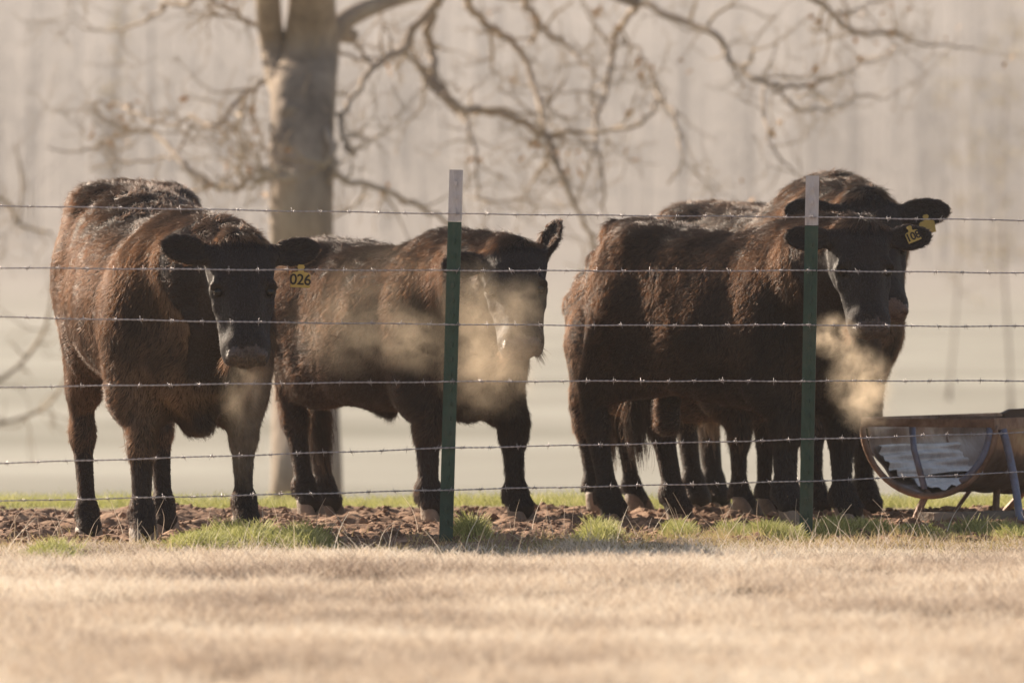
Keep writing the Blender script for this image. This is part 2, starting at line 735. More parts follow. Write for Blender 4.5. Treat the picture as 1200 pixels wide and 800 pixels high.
def make_cow(key, label, poll, yaw, pitch, roll, s=1.0, hs=1.0, height=None, fat=1.0, hump=0.0, ears=None,
             tagtext=None, fur=M_FUR, hairs=100000, neck=1.0, dewlap=0.0, sheath=False, scrotum=False, res=0.0095,
             hair_len=1.0, muz_col=None, topline=0.0, wither=0.0, legw=1.0, lift_b=0.0, brisk=0.0, tag_side=1, tuft=1.0, earspan=1.0):
    FR, FL, HR, HL = [W(*f) for f in FEET[key]]
    fm = (FR + FL) / 2
    hm = (HR + HL) / 2
    d = fm - hm
    head_ang = math.atan2(d[1], d[0])
    org = (fm * 0.52 + hm * 0.48)
    Rz = np.array([[math.cos(head_ang), -math.sin(head_ang), 0], [math.sin(head_ang), math.cos(head_ang), 0], [0, 0, 1.0]])
    org = np.array([org[0], org[1], min(FR[2], FL[2], HR[2], HL[2])])

    def loc(p):
        return (Rz.T @ (np.asarray(p) - org)) / s
    root = bpy.data.objects.new('cow' if key in 'ae' else 'bull', None)
    link(root)
    root.location = org
    root.rotation_euler = (0, 0, head_ang)
    tag(root, label, 'bull' if key not in 'ae' else 'cow', GROUPC)

    fr, fl, hr, hl = map(loc, (FR, FL, HR, HL))
    pl = loc(W(*poll))
    Mh = Rz.T @ head_frame(yaw, pitch, roll)     # local head axes
    H = 1.24 + (0 if height is None else height)
    dz = H - 1.24

    def hp(x, y, z):
        return pl + Mh @ (np.array([x, y, z]) * hs / s)
    k_h = hs / s
    # bounds
    pts = np.array([fr, fl, hr, hl, hp(0.55, 0, 0), hp(0, 0.35, 0), hp(0, -0.35, 0), [-0.86, 0, 1.3 + dz], [0.75, 0, 1.36 + dz], [0, 0.42 * fat, 1], [0, -0.42 * fat, 1]])
    lo = pts.min(0) - 0.12
    hi = pts.max(0) + 0.12
    lo[2] = min(fr[2], fl[2], hr[2], hl[2]) - 0.03
    Fd = Field(lo, hi, res / s)
    fx = (fr[0] + fl[0]) / 2
    hx = (hr[0] + hl[0]) / 2
    # torso
    st = [(-0.80, 1.00, .07, .08, .10), (-0.74, 0.99, .16 * fat, .14, .18), (-0.62, 0.97, .235 * fat, .235, .27), (-0.45, 0.94, .275 * fat, .29, .34),
          (-0.2, 0.90, .315 * fat, .30, .40), (0.05, 0.88, .335 * fat, .31, .42), (0.28, 0.88, .30 * fat, .335, .40),
          (0.46, 0.88, .24, .33, .34), (0.60, 0.84, .17, .26, .25), (0.68, .82, .08, .14, .14)]
    RX = lambda x: x if x > -.4 else -.4 + (x + .4) * .80
    belly = lambda x: lift_b * float(np.clip(1 - abs(x) / .6, 0, 1))
    st = [(RX(x), z + dz, w, a, b - belly(x)) for x, z, w, a, b in st]
    wd_ = lambda x: wither * float(np.clip((x + .25) / .5, 0, 1)) ** 1.0
    st = [(x, z - wd_(x), w, a, b) for x, z, w, a, b in st]
    Fd.loft(st, 0.05)
    T = 1.24 + dz
    Tr = T
    # hooks, tail head, loin, withers, shoulder masses, rump roundness
    for sg in (1, -1):
        Fd.ell((-0.42, sg * .17 * fat, T - .10), (.10, .07, .06), k=.08)
        Fd.ell((-0.68, sg * .10, T - .20), (.05, .05, .07), k=.06)
        Fd.ell((-0.50, sg * .145 * fat, T - .36), (.18, .125 * fat, .27), k=.09)
        Fd.ell((0.36, sg * .19, T - .40 - wither), (.15, .11, .27), k=.07)
        Fd.ell((-0.08, sg * .17 * fat, T - .50), (.40, .15, .20), k=.1)
    Fd.ell((-0.60, 0, T - .095 + topline), (.14, .07, .065), k=.09)
    T = T - wither
    Fd.ell((0.30, 0, T - .06), (.20, .08, .08), k=.1)
    if hump:
        Fd.ell((0.42, 0, T - .02), (.26, .13, .10 + hump), k=.14)
    if False:
        Fd.ell((-0.63, 0, T - .03 + topline * .4), (.10, .09, .05 + topline * .3), k=.08)
    # neck
    nb = hp(.06, 0, -.15)
    base_t = np.array([0.40, 0, T - .24])
    mid = (base_t + nb) / 2 + np.array([0, 0, .02])
    Fd.cone(base_t, mid, .25 * neck, .20 * neck, .09)
    Fd.cone(mid, nb, .19 * neck, .115 * hs, .07)
    base_b = np.array([0.55, 0, T - .50])
    jb = hp(.10, 0, -.17)
    Fd.cone(base_b, (base_b + jb) / 2, .18 * neck, .11 * neck, .08)
    Fd.cone((base_b + jb) / 2, jb, .11 * neck, .06 * hs, .05)
    # crest line
    Fd.cone(np.array([0.30, 0, T - .10 + hump]), hp(.02, 0, -.12), .10 + hump * .5, .06, .08)
    # brisket and dewlap
    Fd.cone((0.46, 0, T - .60 + brisk), (0.60, 0, T - .58 + brisk), .15, .11, .08)
    if dewlap:
        Fd.cone((0.54, 0, T - .62), (0.60, 0, T - .72 - dewlap), .09, .022, .05)
        Fd.cone((0.60, 0, T - .72 - dewlap), (0.46, 0, T - .72), .020, .05, .05)
    if sheath:
        Fd.cone((-0.18, 0, T - .66), (-0.06, 0, T - .735), .05, .022, .05)
    if scrotum:
        Fd.cone((-0.38, 0, T - .68), (-0.38, .0, T - .80), .05, .052, .03)
    # legs
    lw = legw
    for (ft, sg, front) in ((fr, -1, 1), (fl, 1, 1), (hr, -1, 0), (hl, 1, 0)):
        g = ft[2]
        if front:
            sh = np.array([.38, sg * .155, T - .42])
            el = np.array([.36 * .6 + (ft[0]) * .4 - .03, sg * .165 * .5 + ft[1] * .5, T - .64])
            kn = np.array([ft[0] - .01 + (el[0] - ft[0]) * .25, ft[1] * .85 + el[1] * .15, g + .37])
            fe = np.array([ft[0] - .030, ft[1], g + .125])
            Fd.cone(sh, el, .145, .112, .07)
            Fd.cone(el, kn + (0, 0, .07), .112, .056 * lw, .05)
            Fd.ell(kn + np.array([.008, 0, .01]), (.050 * lw, .047 * lw, .075), k=.03)
            Fd.cone(kn, fe + (0, 0, .04), .038 * lw, .031 * lw, .03)
        else:
            hpj = np.array([-.46, sg * .125, Tr - .36])
            sf = np.array([-.34, sg * .155, Tr - .60])
            hk = np.array([ft[0] - .10, ft[1] * .9 + sg * .17 * .1, g + .47])
            fe = np.array([ft[0] - .035, ft[1], g + .13])
            Fd.cone(hpj, sf, .165, .125, .07)
            Fd.cone(np.array([-.52, sg * .125, Tr - .45]), hk + (-.0, 0, .13), .145, .058 * lw, .06)
            Fd.cone(sf, hk + (.02, 0, .09), .12, .054 * lw, .06)
            Fd.cone(hk + (-.025, 0, .05), hk + (.01, 0, -.06), .044 * lw, .047 * lw, .03)
            Fd.cone(hk + (.0, 0, -.04), fe + (0, 0, .04), .040 * lw, .032 * lw, .03)
        Fd.ell(fe, (.044 * lw, .046 * lw, .048), k=.03)
        Fd.cone(fe, np.array([ft[0] + .008, ft[1], g + .065]), .038 * lw, .047 * lw, .02)
        for q in (-1, 1):
            Fd.cone(fe + np.array([-.038, q * .02, -.01]), fe + np.array([-.048, q * .022, -.035]), .014, .010, .01)
    # tail
    T = Tr
    tl = [(-.68, 0, T - .06), (-.72, .01, T - .16), (-.71, .04, T - .45), (-.66, .07, T - .72)]
    for a, b, r1, r2 in ((tl[0], tl[1], .045, .034), (tl[1], tl[2], .034, .024), (tl[2], tl[3], .024, .020)):
        Fd.cone(a, b, r1, r2, .025)
    # head
    rs = k_h
    E = lambda c, r, k=.03, mode='add', M=None: Fd.ell(hp(*c), np.array(r) * rs, Mh if M is None else M, k=k * rs, mode=mode)
    C = lambda a, b, ra, rb, k=.03, mode='add': Fd.cone(hp(*a), hp(*b), ra * rs, rb * rs, k * rs, mode)
    E((.070, 0, -.080), (.125, .124, .100), .04)
    E((.0, 0, -.050), (.060, .075, .060), .05)
    E((.135, 0, -.050), (.115, .112, .062), .04)
    C((.12, 0, -.085), (.27, 0, -.075), .095, .070, .05)
    C((.25, 0, -.070), (.41, 0, -.078), .076, .068, .04)
    E((.430, 0, -.080), (.066, .086, .056), .03)
    C((.12, 0, -.175), (.42, 0, -.138), .052, .034, .035)
    E((.452, 0, -.130), (.040, .054, .026), .02)
    for sg in (1, -1):
        E((.14, sg * .066, -.145), (.105, .042, .080), .035)      # jowl
        C((.172, sg * .090, -.018), (.200, sg * .108, -.022), .022, .022, .020)   # brow
        C((.185, sg * .112, -.072), (.25, sg * .098, -.080), .018, .016, .022)    # cheek bone under the eye
        C((.26, sg * .074, -.095), (.42, sg * .062, -.105), .032, .028, .035)
        E((.472, sg * .050, -.062), (.030, .028, .026), .018)     # nostril wing
        E((.455, sg * .060, -.112), (.036, .026, .026), .02)      # upper lip pad
        E((.215, sg * .108, -.016), (.024, .018, .015), .006, 'sub')
        C((.194, sg * .094, -.012), (.205, sg * .118, -.030), .009, .009, .008)
        C((.232, sg * .092, -.018), (.230, sg * .112, -.034), .007, .007, .008)
        E((.506, sg * .052, -.056), (.026, .017, .020), .006, 'sub')
    E((.512, 0, -.085), (.012, .006, .030), .010, 'sub')
    C((.480, -.055, -.128), (.500, 0, -.126), .006, .007, .006, 'sub')
    C((.480, .055, -.128), (.500, 0, -.126), .006, .007, .006, 'sub')
    for sg in (1, -1):
        C((.39, sg * .076, -.122), (.48, sg * .056, -.128), .006, .006, .008, 'sub')
    # ears: (tip offset direction in head axes, facing)
    ears = ears or {1: (-.02, 1, .02, 0), -1: (-.02, 1, .02, 0)}
    ear_frames = {}
    for sg in (1, -1):
        ex, ey, ez, tw = ears[sg]
        b = np.array([.045, sg * .105, -.055])
        dirn = unit([ex, sg * ey, ez])
        face = unit(np.array([.35, 0, 1.0]) - dirn * np.dot([.35, 0, 1.0], dirn))
        if tw:
            side0 = np.cross(face, dirn)
            face = face * math.cos(tw) + side0 * math.sin(tw)
        side = np.cross(face, dirn)
        L = .205 * earspan
        Mloc = Mh @ np.stack([dirn, side, face], 1)
        cpt = b + dirn * (L * .55)
        C(tuple(b - dirn * .03), tuple(b + dirn * .05), .034, .028, .035)
        Fd.ell(hp(*cpt), np.array([L * .52, .056, .020]) * rs, Mloc, k=.02 * rs)
        c2 = b + dirn * (L * .57) + face * .020
        Fd.ell(hp(*c2), np.array([L * .40, .039, .020]) * rs, Mloc, k=.012 * rs, mode='sub')
        ear_frames[sg] = (b, dirn, side, face, L)
    V, Fc = Fd.surface()
    V = relax(V, Fc, 2, 0.4)
    # keep hooves' ground level
    V *= s
    # gentle hide undulation: ribs, folds
    Nn, _ = vnormals(V, Fc)
    und = vnoise(V, 2.2, 3, 2) * .006
    hl_ = (V / s - pl) @ Mh / k_h        # head coordinates of every vertex
    in_head = (hl_[:, 0] > -.02) & (np.linalg.norm(hl_ * np.array([.6, 1, 1]), axis=1) < .42)
    und[in_head] *= 0.15
    V = V + Nn * und[:, None]
    body = mesh_obj('body', V, Fc, M_SKIN, root)
    body.data.materials.append(muz_col or M_MUZ)
    body.data.materials.append(M_HOOF)
    fc = V[Fc].mean(1)
    fh = (fc / s - pl) @ Mh / k_h
    mi = np.zeros(len(Fc), dtype=np.int32)
    ang_n = vnoise(fc, 20, 4) * .008
    muzzle = (fh[:, 0] + fh[:, 2] * .25 + ang_n > .445) & (fh[:, 0] < .6) & (np.abs(fh[:, 1]) < .1) & (np.abs(fh[:, 2] + .08) < .12)
    mi[muzzle] = 1
    body.data.polygons.foreach_set('material_index', mi)

    # ---- coat
    Nn, area = vnormals(V, Fc)
    dens = np.ones(len(Fc))
    dens[muzzle] = 0
    zf = fc[:, 2] / s
    gz = min(fr[2], fl[2], hr[2], hl[2])
    for ft in (fr, fl, hr, hl):
        dens[(zf < ft[2] + .078) & (np.hypot(fc[:, 0] / s - ft[0], fc[:, 1] / s - ft[1]) < .16)] = 0
    dens[in_head[Fc[:, 0]]] = 1.6
    # strands nobody could see from the front are thinned: the far side keeps some
    for sg in (1, -1):
        dens[np.linalg.norm(fh - np.array([.215, sg * .106, -.020]), axis=1) < .027] = 0
    prob = area * dens
    prob /= prob.sum()
    pick = RNG.choice(len(Fc), size=hairs, p=prob)
    u = RNG.random((hairs, 1))
    v = RNG.random((hairs, 1))
    q = Fc[pick]
    P = (V[q[:, 0]] * (1 - u) + V[q[:, 1]] * u) * (1 - v) + (V[q[:, 3]] * (1 - u) + V[q[:, 2]] * u) * v
    n = (Nn[q[:, 0]] * (1 - u) + Nn[q[:, 1]] * u) * (1 - v) + (Nn[q[:, 3]] * (1 - u) + Nn[q[:, 2]] * u) * v
    n /= np.linalg.norm(n, axis=1, keepdims=True) + 1e-9
    h3 = (P / s - pl) @ Mh / k_h
    face = np.clip((h3[:, 0] + .015) / .06, 0, 1) * (np.linalg.norm(h3, axis=1) < .62) * (np.abs(h3[:, 1]) < .17)
    eary = np.clip((np.abs(h3[:, 1]) - .13) / .02, 0, 1) * (np.linalg.norm(h3, axis=1) < .42) * (h3[:, 0] > -.2)
    zz = P[:, 2] / s
    leg = np.clip((.42 - (zz - gz)) / .12, 0, 1)
    back = np.clip((zz - (T - .22)) / .15, 0, 1)
    neckm = np.clip((P[:, 0] / s - .30) / .15, 0, 1) * (1 - face)
    comb = np.zeros_like(P)
    comb[:] = (-.75, 0, -.65)
    comb[:, 2] -= .5 * leg
    comb[:, 0] += .5 * leg
    comb += neckm[:, None] * np.array([.35, 0, -.45])
    hdir = -(Mh[:, 0]) * .8
    # face hair runs down the face and outwards
    comb = comb * (1 - face[:, None]) + face[:, None] * (Mh[:, 0] * .9 + np.sign(h3[:, 1])[:, None] * Mh[:, 1] * .25)
    sgn = np.sign(h3[:, 1])
    comb = comb * (1 - eary[:, None]) + eary[:, None] * (sgn[:, None] * Mh[:, 1] - .2 * Mh[:, 2])
    # swirls and clumps
    for ax_ in range(3):
        comb[:, ax_] += .42 * vnoise(P, 2.6, 20 + ax_) * (1 - .8 * face) + .40 * vnoise(P, 9.0, 30 + ax_) * (1 - .9 * face) + .22 * vnoise(P, 28.0, 40 + ax_)
    tang = comb - n * (comb * n).sum(1, keepdims=True)
    tang /= np.linalg.norm(tang, axis=1, keepdims=True) + 1e-9
    ln = .022 * hair_len * (1 + .4 * back + .4 * neckm - .6 * leg)
    ln = ln * (1 - face) + .0055 * face
    poll_t = np.exp(-(((h3[:, 0] - .0) / .05) ** 2 + (h3[:, 1] / .07) ** 2)) * (h3[:, 2] > -.08)
    ln = ln + .022 * poll_t * tuft
    ln = ln * (1 - eary) + eary * .016
    ln *= RNG.uniform(.55, 1.35, hairs) * (1 + .25 * vnoise(P, 5, 51))
    lift = .42 + .18 * vnoise(P, 7, 52) + .25 * back * vnoise(P, 14, 53)
    lift = np.where(face > .5, .08 + .6 * poll_t, lift)
    lift = np.where(eary > .5, .35, lift)
    k = 4
    out = np.zeros((hairs, k, 3))
    jit = RNG.normal(size=(hairs, 3)) * (.17 - .10 * face)[:, None]
    for i in range(k):
        t = i / (k - 1)
        a = np.maximum(lift, .08) * (1 - .55 * t)
        out[:, i] = P + (tang * (1 - .2 * a)[:, None] + n * a[:, None] + jit * t) * (ln * t)[:, None]
    # strands curl together into locks towards the tip
    rad = np.array([.00055, .00053, .00040, .00014])
    fm_ = (face > .45) | ((eary > .5) & (n @ Mh[:, 2] > .2))
    fm_ = fm_ | (leg > .25 + .5 * RNG.random(hairs))
    strands('coat', out[~fm_], rad, fur, body)
    strands('face_hair', out[fm_], rad, M_FACE, body)
    # tail switch
    tb = np.array(tl[3]) * s
    nt_ = 900
    o = np.zeros((nt_, 5, 3))
    a0 = RNG.normal(size=(nt_, 3)) * np.array([.016, .016, .07])
    dr = RNG.normal(size=(nt_, 3)) * .05
    for i in range(5):
        t = i / 4
        o[:, i] = tb + a0 * .8 + np.array([.03 * t, .02 * t, -.22 * t]) * RNG.uniform(.6, 1.1, (nt_, 1)) + dr * t * (1.3 - t)
    strands('tail_switch', o, np.array([.0008, .0008, .0007, .0006, .0002]), fur, body)
    # whiskers at the lips
    nw = 220
    o = np.zeros((nw, 4, 3))
    for w in range(nw):
        sg = random.choice((1, -1))
        b = hp(random.uniform(.40, .47), sg * random.uniform(.045, .072), random.uniform(-.15, -.12)) * s
        dv = Mh @ unit([random.uniform(.1, .8), sg * random.uniform(.3, 1), random.uniform(-1.2, -.1)])
        L = random.uniform(.02, .055)
        for i in range(4):
            t = i / 3
            o[w, i] = b + dv * L * t + np.array([0, 0, -.4 * L * t * t])
    strands('whiskers', o, np.array([.0005, .0004, .0003, .0001]), fur, body)
    # eyes with lids shaped by the socket
    for sg in (1, -1):
        mb = bpy.data.meshes.new('eye')
        import bmesh
        bm = bmesh.new()
        bmesh.ops.create_uvsphere(bm, u_segments=20, v_segments=12, radius=.0185 * hs)
        bm.to_mesh(mb)
        bm.free()
        for pgn in mb.polygons:
            pgn.use_smooth = True
        mb.materials.append(M_EYE)
        eo = link(bpy.data.objects.new('eye', mb), root)
        eo.location = hp(.215, sg * .097, -.034) * s
    # hooves: two claws each
    for ft in (fr, fl, hr, hl):
        f = np.array(ft) * s
        m = MB()
        for q in (-1, 1):
            n_ = 14
            rings = []
            for (zz_, sx, sy, ox) in ((-.012, .056, .027, .020), (.012, .054, .027, .016), (.045, .045, .025, .004), (.070, .036, .023, -.006), (.080, .028, .018, -.008)):
                rings.append([f + np.array([ox + sx * math.cos(w) * (1.15 if math.cos(w) > 0 else .85), q * (.0265 + .003) + sy * math.sin(w), zz_]) for w in np.linspace(0, 2 * math.pi, n_, endpoint=False)])
            Vv = [p for r_ in rings for p in r_]
            Ff = []
            for i in range(len(rings) - 1):
                for j in range(n_):
                    j2 = (j + 1) % n_
                    Ff.append((i * n_ + j, i * n_ + j2, (i + 1) * n_ + j2, (i + 1) * n_ + j))
            Ff.append(tuple(range(n_))[::-1])
            Ff.append(tuple((len(rings) - 1) * n_ + j for j in range(n_)))
            m.add(Vv, Ff)
        m.build('hoof', M_HOOF, root)
    # ear tag
    if tagtext is not None:
        b, dirn, side, face, L = ear_frames[tag_side]
        c = b + dirn * (L * tagtext[2]) + face * .012 + side * tagtext[3]
        c = hp(*c) * s
        if tagtext[4] == 'hang':
            # hangs from the lower edge, facing the viewer
            Rw = Rz.T @ head_frame(tagtext[5], 0, 0)
            xax = -Rw[:, 1] * -1
            fwd = Rz.T @ np.array([math.sin(math.radians(tagtext[5])), -math.cos(math.radians(tagtext[5])), 0])
            up = np.array([0, 0, 1.0])
            xr = np.cross(up, -fwd) * -1
            xr = np.cross(up, fwd)
            rl = math.radians(tagtext[6])
            xr, up = xr * math.cos(rl) + up * math.sin(rl), up * math.cos(rl) - xr * math.sin(rl)
        else:
            fwd = Mh @ face
            xr = Mh @ dirn * (1 if tag_side == 1 else -1)
            up = np.cross(fwd, xr)
            rl = math.radians(tagtext[6])
            xr, up = xr * math.cos(rl) + up * math.sin(rl), up * math.cos(rl) - xr * math.sin(rl)
        tw_, th_ = .066 * tagtext[1], .050 * tagtext[1]
        prof = [(-.5, -.5), (.5, -.5), (.5, .38), (.40, .5), (.16, .56), (.13, .72), (.20, .90), (.12, 1.05), (-.12, 1.05), (-.20, .90), (-.13, .72), (-.16, .56), (-.40, .5), (-.5, .38)]
        off = -up * th_ * .9 if tagtext[4] == 'hang' else 0
        m = MB()
        Vv = []
        for side_ in (0, 1):
            for (a, b2) in prof:
                Vv.append(c + off + xr * a * tw_ + up * b2 * th_ + fwd * (.010 + .0025 * side_))
        n_ = len(prof)
        Ff = [tuple(range(n_))[::-1], tuple(range(n_, 2 * n_))] + [(i, (i + 1) % n_, n_ + (i + 1) % n_, n_ + i) for i in range(n_)]
        m.add(Vv, Ff)
        tg = m.build('ear_tag', M_TAG, root, smooth=False)
        if tagtext[0]:
            cu = bpy.data.curves.new('tag_number', 'FONT')
            cu.body = tagtext[0]
            cu.size = th_ * 1.02
            cu.align_x = 'CENTER'
            cu.align_y = 'CENTER'
            cu.extrude = .0006
            cu.offset = .0009
            cu.space_character = .95
            cu.materials.append(M_INK)
            tmp = bpy.data.objects.new('tmp_text', cu)
            S.collection.objects.link(tmp)
            bpy.context.view_layer.update()
            tme = bpy.data.meshes.new_from_object(tmp.evaluated_get(bpy.context.evaluated_depsgraph_get()))
            bpy.data.objects.remove(tmp)
            to = link(bpy.data.objects.new('tag_number', tme), tg)
            Mx = Matrix(((*[0] * 4,), (*[0] * 4,), (*[0] * 4,), (0, 0, 0, 1)))
            tp = c + off + fwd * .0137
            for i in range(3):
                Mx[i][0], Mx[i][1], Mx[i][2], Mx[i][3] = xr[i], up[i], fwd[i], tp[i]
            to.matrix_local = Mx
    return root


EARS_A = {1: (-.16, 1, .02, .0), -1: (-.22, 1, .06, .0)}
make_cow('a', 'big dark cow on the far left, head lowered to the camera, ear tag 026', poll=(283, 279, 25.02), yaw=9, pitch=60, roll=0,
         s=1.03, hs=.97, height=.14, wither=.17, fat=.92, lift_b=.05, brisk=.06, dewlap=.02, tagtext=('026', 1.08, .60, -.062, 'hang', 5, -3), tag_side=1, ears=EARS_A, fur=M_FUR_BROWN,
         hairs=230000, earspan=.92)
make_cow('b', 'dark young bull second from left, head raised behind its own breath beside the left post', poll=(600, 286, 27.35), yaw=7, pitch=52, roll=8,
         s=.98, hs=.99, height=-.03, wither=.02, fat=.98, lift_b=.06, sheath=True, earspan=.88, ears={1: (-.85, .5, .25, .65), -1: (-.1, 1, -.05, 0)}, hairs=180000, hair_len=1.1, legw=1.2)
make_cow('c', 'black young bull in front of the right-hand pair, staring out, ear tag 108', poll=(1008, 262, 26.75), yaw=13, pitch=60, roll=0,
         s=.98, hs=.93, height=.04, wither=.05, fat=.90, lift_b=.03, topline=.03, tagtext=('108', .85, .62, .0, 'flat', 0, 18), tag_side=1, scrotum=True,
         ears={1: (-.05, 1, .05, 0), -1: (-.05, 1, -.0, 0)}, hairs=210000, tuft=1.5, legw=1.25)
make_cow('d', 'big humped black bull standing behind, its head rising over the head tagged 108', poll=(1018, 230, 28.2), yaw=16, pitch=55, roll=0,
         s=1.06, hs=1.12, height=.07, wither=.03, legw=1.2, fat=1.1, hump=.03, neck=1.2, muz_col=M_MUZ_BROWN, tagtext=('', 1.0, .55, -.02, 'hang', 10, 10), tag_side=1,
         ears={1: (-.05, 1, .10, 0), -1: (-.05, 1, .05, 0)}, fur=M_FUR_TAN, hairs=130000)
make_cow('e', 'brown-black cow mostly hidden behind the bull tagged 108, only its rump and legs showing', poll=(905, 330, 27.95), yaw=30, pitch=50, roll=0,
         s=.86, hs=.85, height=.0, legw=1.1, fat=.8, fur=M_FUR_TAN, hairs=80000)

# ------------------------------------------------------------------ wire fence
M_GREEN = noise_mat('green_post_paint', [(0.016, 0.040, 0.030), (0.030, 0.070, 0.050), (0.075, 0.085, 0.065)], 9, 0.45, 0.3, 90, stretch=(1, 1, .4))
M_WHITE = noise_mat('white_post_top', [(0.34, 0.31, 0.32), (0.60, 0.56, 0.56), (0.42, 0.38, 0.38)], 22, 0.6, 0.3, 80, stretch=(1, 1, .25))
M_WIRE = noise_mat('galvanised_wire', [(0.30, 0.27, 0.28), (0.56, 0.52, 0.53)], 30, 0.38, metallic=0.4, spec=0.5)


def fence_y(px):
    return 25.0 + (px - 530) / 418.0


fence = bpy.data.objects.new('wire_fence', None)
link(fence)
tag(fence, 'barbed wire fence on green steel posts with white tops, between the cattle and dry grass', 'fence')


def t_post(pb, pt, label=None):
    """studded T post from the ground point pb to the top pt"""
    pb = np.array(pb)
    pt = np.array(pt)
    ax = pt - pb
    Lp = np.linalg.norm(ax)
    ax = ax / Lp
    fx_ = unit(np.cross(np.array([0.25, 1.0, 0]), ax))      # flange direction
    fy_ = np.cross(ax, fx_)

    def prof(m, z0, z1, taper=1.0, shrink=1.0):
        T_ = [(-.0255, 0), (.0255, 0), (.0255, .0045), (.0035, .006), (.0030, .034), (-.0030, .034), (-.0035, .006), (-.0255, .0045)]
        V = []
        for z in (z0, z1):
            for (a, b) in T_:
                V.append(pb + ax * z + fx_ * a * shrink + fy_ * b * shrink)
        n = len(T_)
        Fc = [tuple(range(n)), tuple(range(n, 2 * n))[::-1]] + [(i, n + i, n + (i + 1) % n, (i + 1) % n) for i in range(n)]
        m.add(V, Fc)
    m = MB()
    prof(m, -.25, Lp - .19)
    z = .05
    while z < Lp - .22:
        m.box(pb + ax * z - fy_ * .004, (.012, .010, .016), np.stack([fx_, fy_, ax], 1))
        z += .054
    p = m.build('post', M_GREEN, fence, smooth=False)
    m = MB()
    prof(m, Lp - .188, Lp)
    for z in (Lp - .15, Lp - .10, Lp - .05):
        m.box(pb + ax * z - fy_ * .004, (.012, .010, .016), np.stack([fx_, fy_, ax], 1))
    m.build('post_top', M_WHITE, p, smooth=False)
    return pb, ax, fx_, fy_, p


post_px = [(-255, 665, -246, 176, None), (522, 645, 534.5, 199, 'green post with white top left of centre, beside the raised head'),
           (944, 635, 952, 206, 'green post with white top in front of the bull tagged 108'), (1452, 620, 1455, 214, None)]
posts = []
for (bx, by, tx, ty, lab) in post_px:
    Y = fence_y((bx + tx) / 2)
    r = t_post(W(bx, by, Y) * np.array([1, 1, 1]), W(tx, ty, Y + .01))
    if lab:
        r[4]['label'] = lab
    posts.append(r)

wire_rows = [(236, 250.5, 254.5, 261), (311, 317, 317, 320.5), (364, 380, 380.5, 379), (458, 447, 446.5, 447.5), (549, 524.5, 514.5, 495), (592, 573.5, 563.5, 540)]
wire_sag = [0.5, 1.0, 2.5, -.8, 1.5, 1.0]
xs_post = [-255, 530, 948, 1452]
rw = random.Random(3)
for wi, row in enumerate(wire_rows):
    m = MB()
    path = []
    for seg in range(3):
        x0, x1 = xs_post[seg], xs_post[seg + 1]
        y0, y1 = row[seg], row[seg + 1]
        n = max(8, int((x1 - x0) / 14))
        for i in range(n if seg < 2 else n + 1):
            t = i / n
            px = x0 + (x1 - x0) * t
            sag = wire_sag[wi] * 4 * t * (1 - t) * (1 if seg != 1 else .4)
            path.append(W(px, y0 + (y1 - y0) * t + sag + .35 * math.sin(px * .043 + wi * 2), fence_y(px) - .016))
    path = np.array(path)
    # resample finely for the two twisted strands
    seg = np.linalg.norm(np.diff(path, axis=0), axis=1)
    cum = np.concatenate([[0], np.cumsum(seg)])
    s_ = np.arange(0, cum[-1], .011)
    fine = np.stack([np.interp(s_, cum, path[:, i]) for i in range(3)], 1)
    for st_ in (0, math.pi):
        tw = []
        for i, p in enumerate(fine):
            a = s_[i] / .055 * 2 * math.pi / 1.0 + st_
            tw.append(p + np.array([0, math.cos(a), math.sin(a)]) * .0017)
        m.tube(tw, .00145, 5)
    s0 = rw.uniform(0, .1)
    while s0 < cum[-1] - .05:
        c = np.array([np.interp(s0, cum, path[:, i]) for i in range(3)])
        a0 = rw.uniform(0, 6.28)
        for q in range(2):
            a = a0 + q * 1.4
            x_off = (q - .5) * .008
            coil = [c + np.array([x_off + .0008 * w, .0036 * math.cos(a + w), .0036 * math.sin(a + w)]) for w in np.linspace(0, 7, 12)]
            m.tube(coil, .0012, 4)
            dv = np.array([rw.uniform(-.5, .5), math.cos(a), math.sin(a)])
            dv = unit(dv)
            m.tube([c + np.array([x_off, 0, 0]) - dv * .015, c + np.array([x_off, 0, 0]), c + np.array([x_off + .003, 0, 0]) + dv * .015], [.0004, .0013, .0004], 4)
        s0 += rw.uniform(.118, .135)
    m.build('barbed_wire', M_WIRE, fence)
# wire clips round the posts
for (bx, by, tx, ty, lab), r in zip(post_px, posts):
    pb, ax, fx_, fy_, po = r
    k = post_px.index((bx, by, tx, ty, lab))
    for row in wire_rows:
        hgt = (by - row[k]) / (by - ty)
        Lp = np.linalg.norm(W(tx, ty, 25) - W(bx, by, 25)) * fence_y(bx) / 25
        c = pb + ax * (hgt * Lp)
        m = MB()
        m.tube([c + fx_ * .030 - fy_ * .020, c + fx_ * .026 + fy_ * .004, c + fx_ * .006 + fy_ * .038, c - fx_ * .012 + fy_ * .036 + ax * .006,
                c - fx_ * .026 + fy_ * .004 + ax * .004, c - fx_ * .030 - fy_ * .020, c - fx_ * .034 - fy_ * .006], .0016, 5)
        m.build('wire_clip', M_WIRE, po)

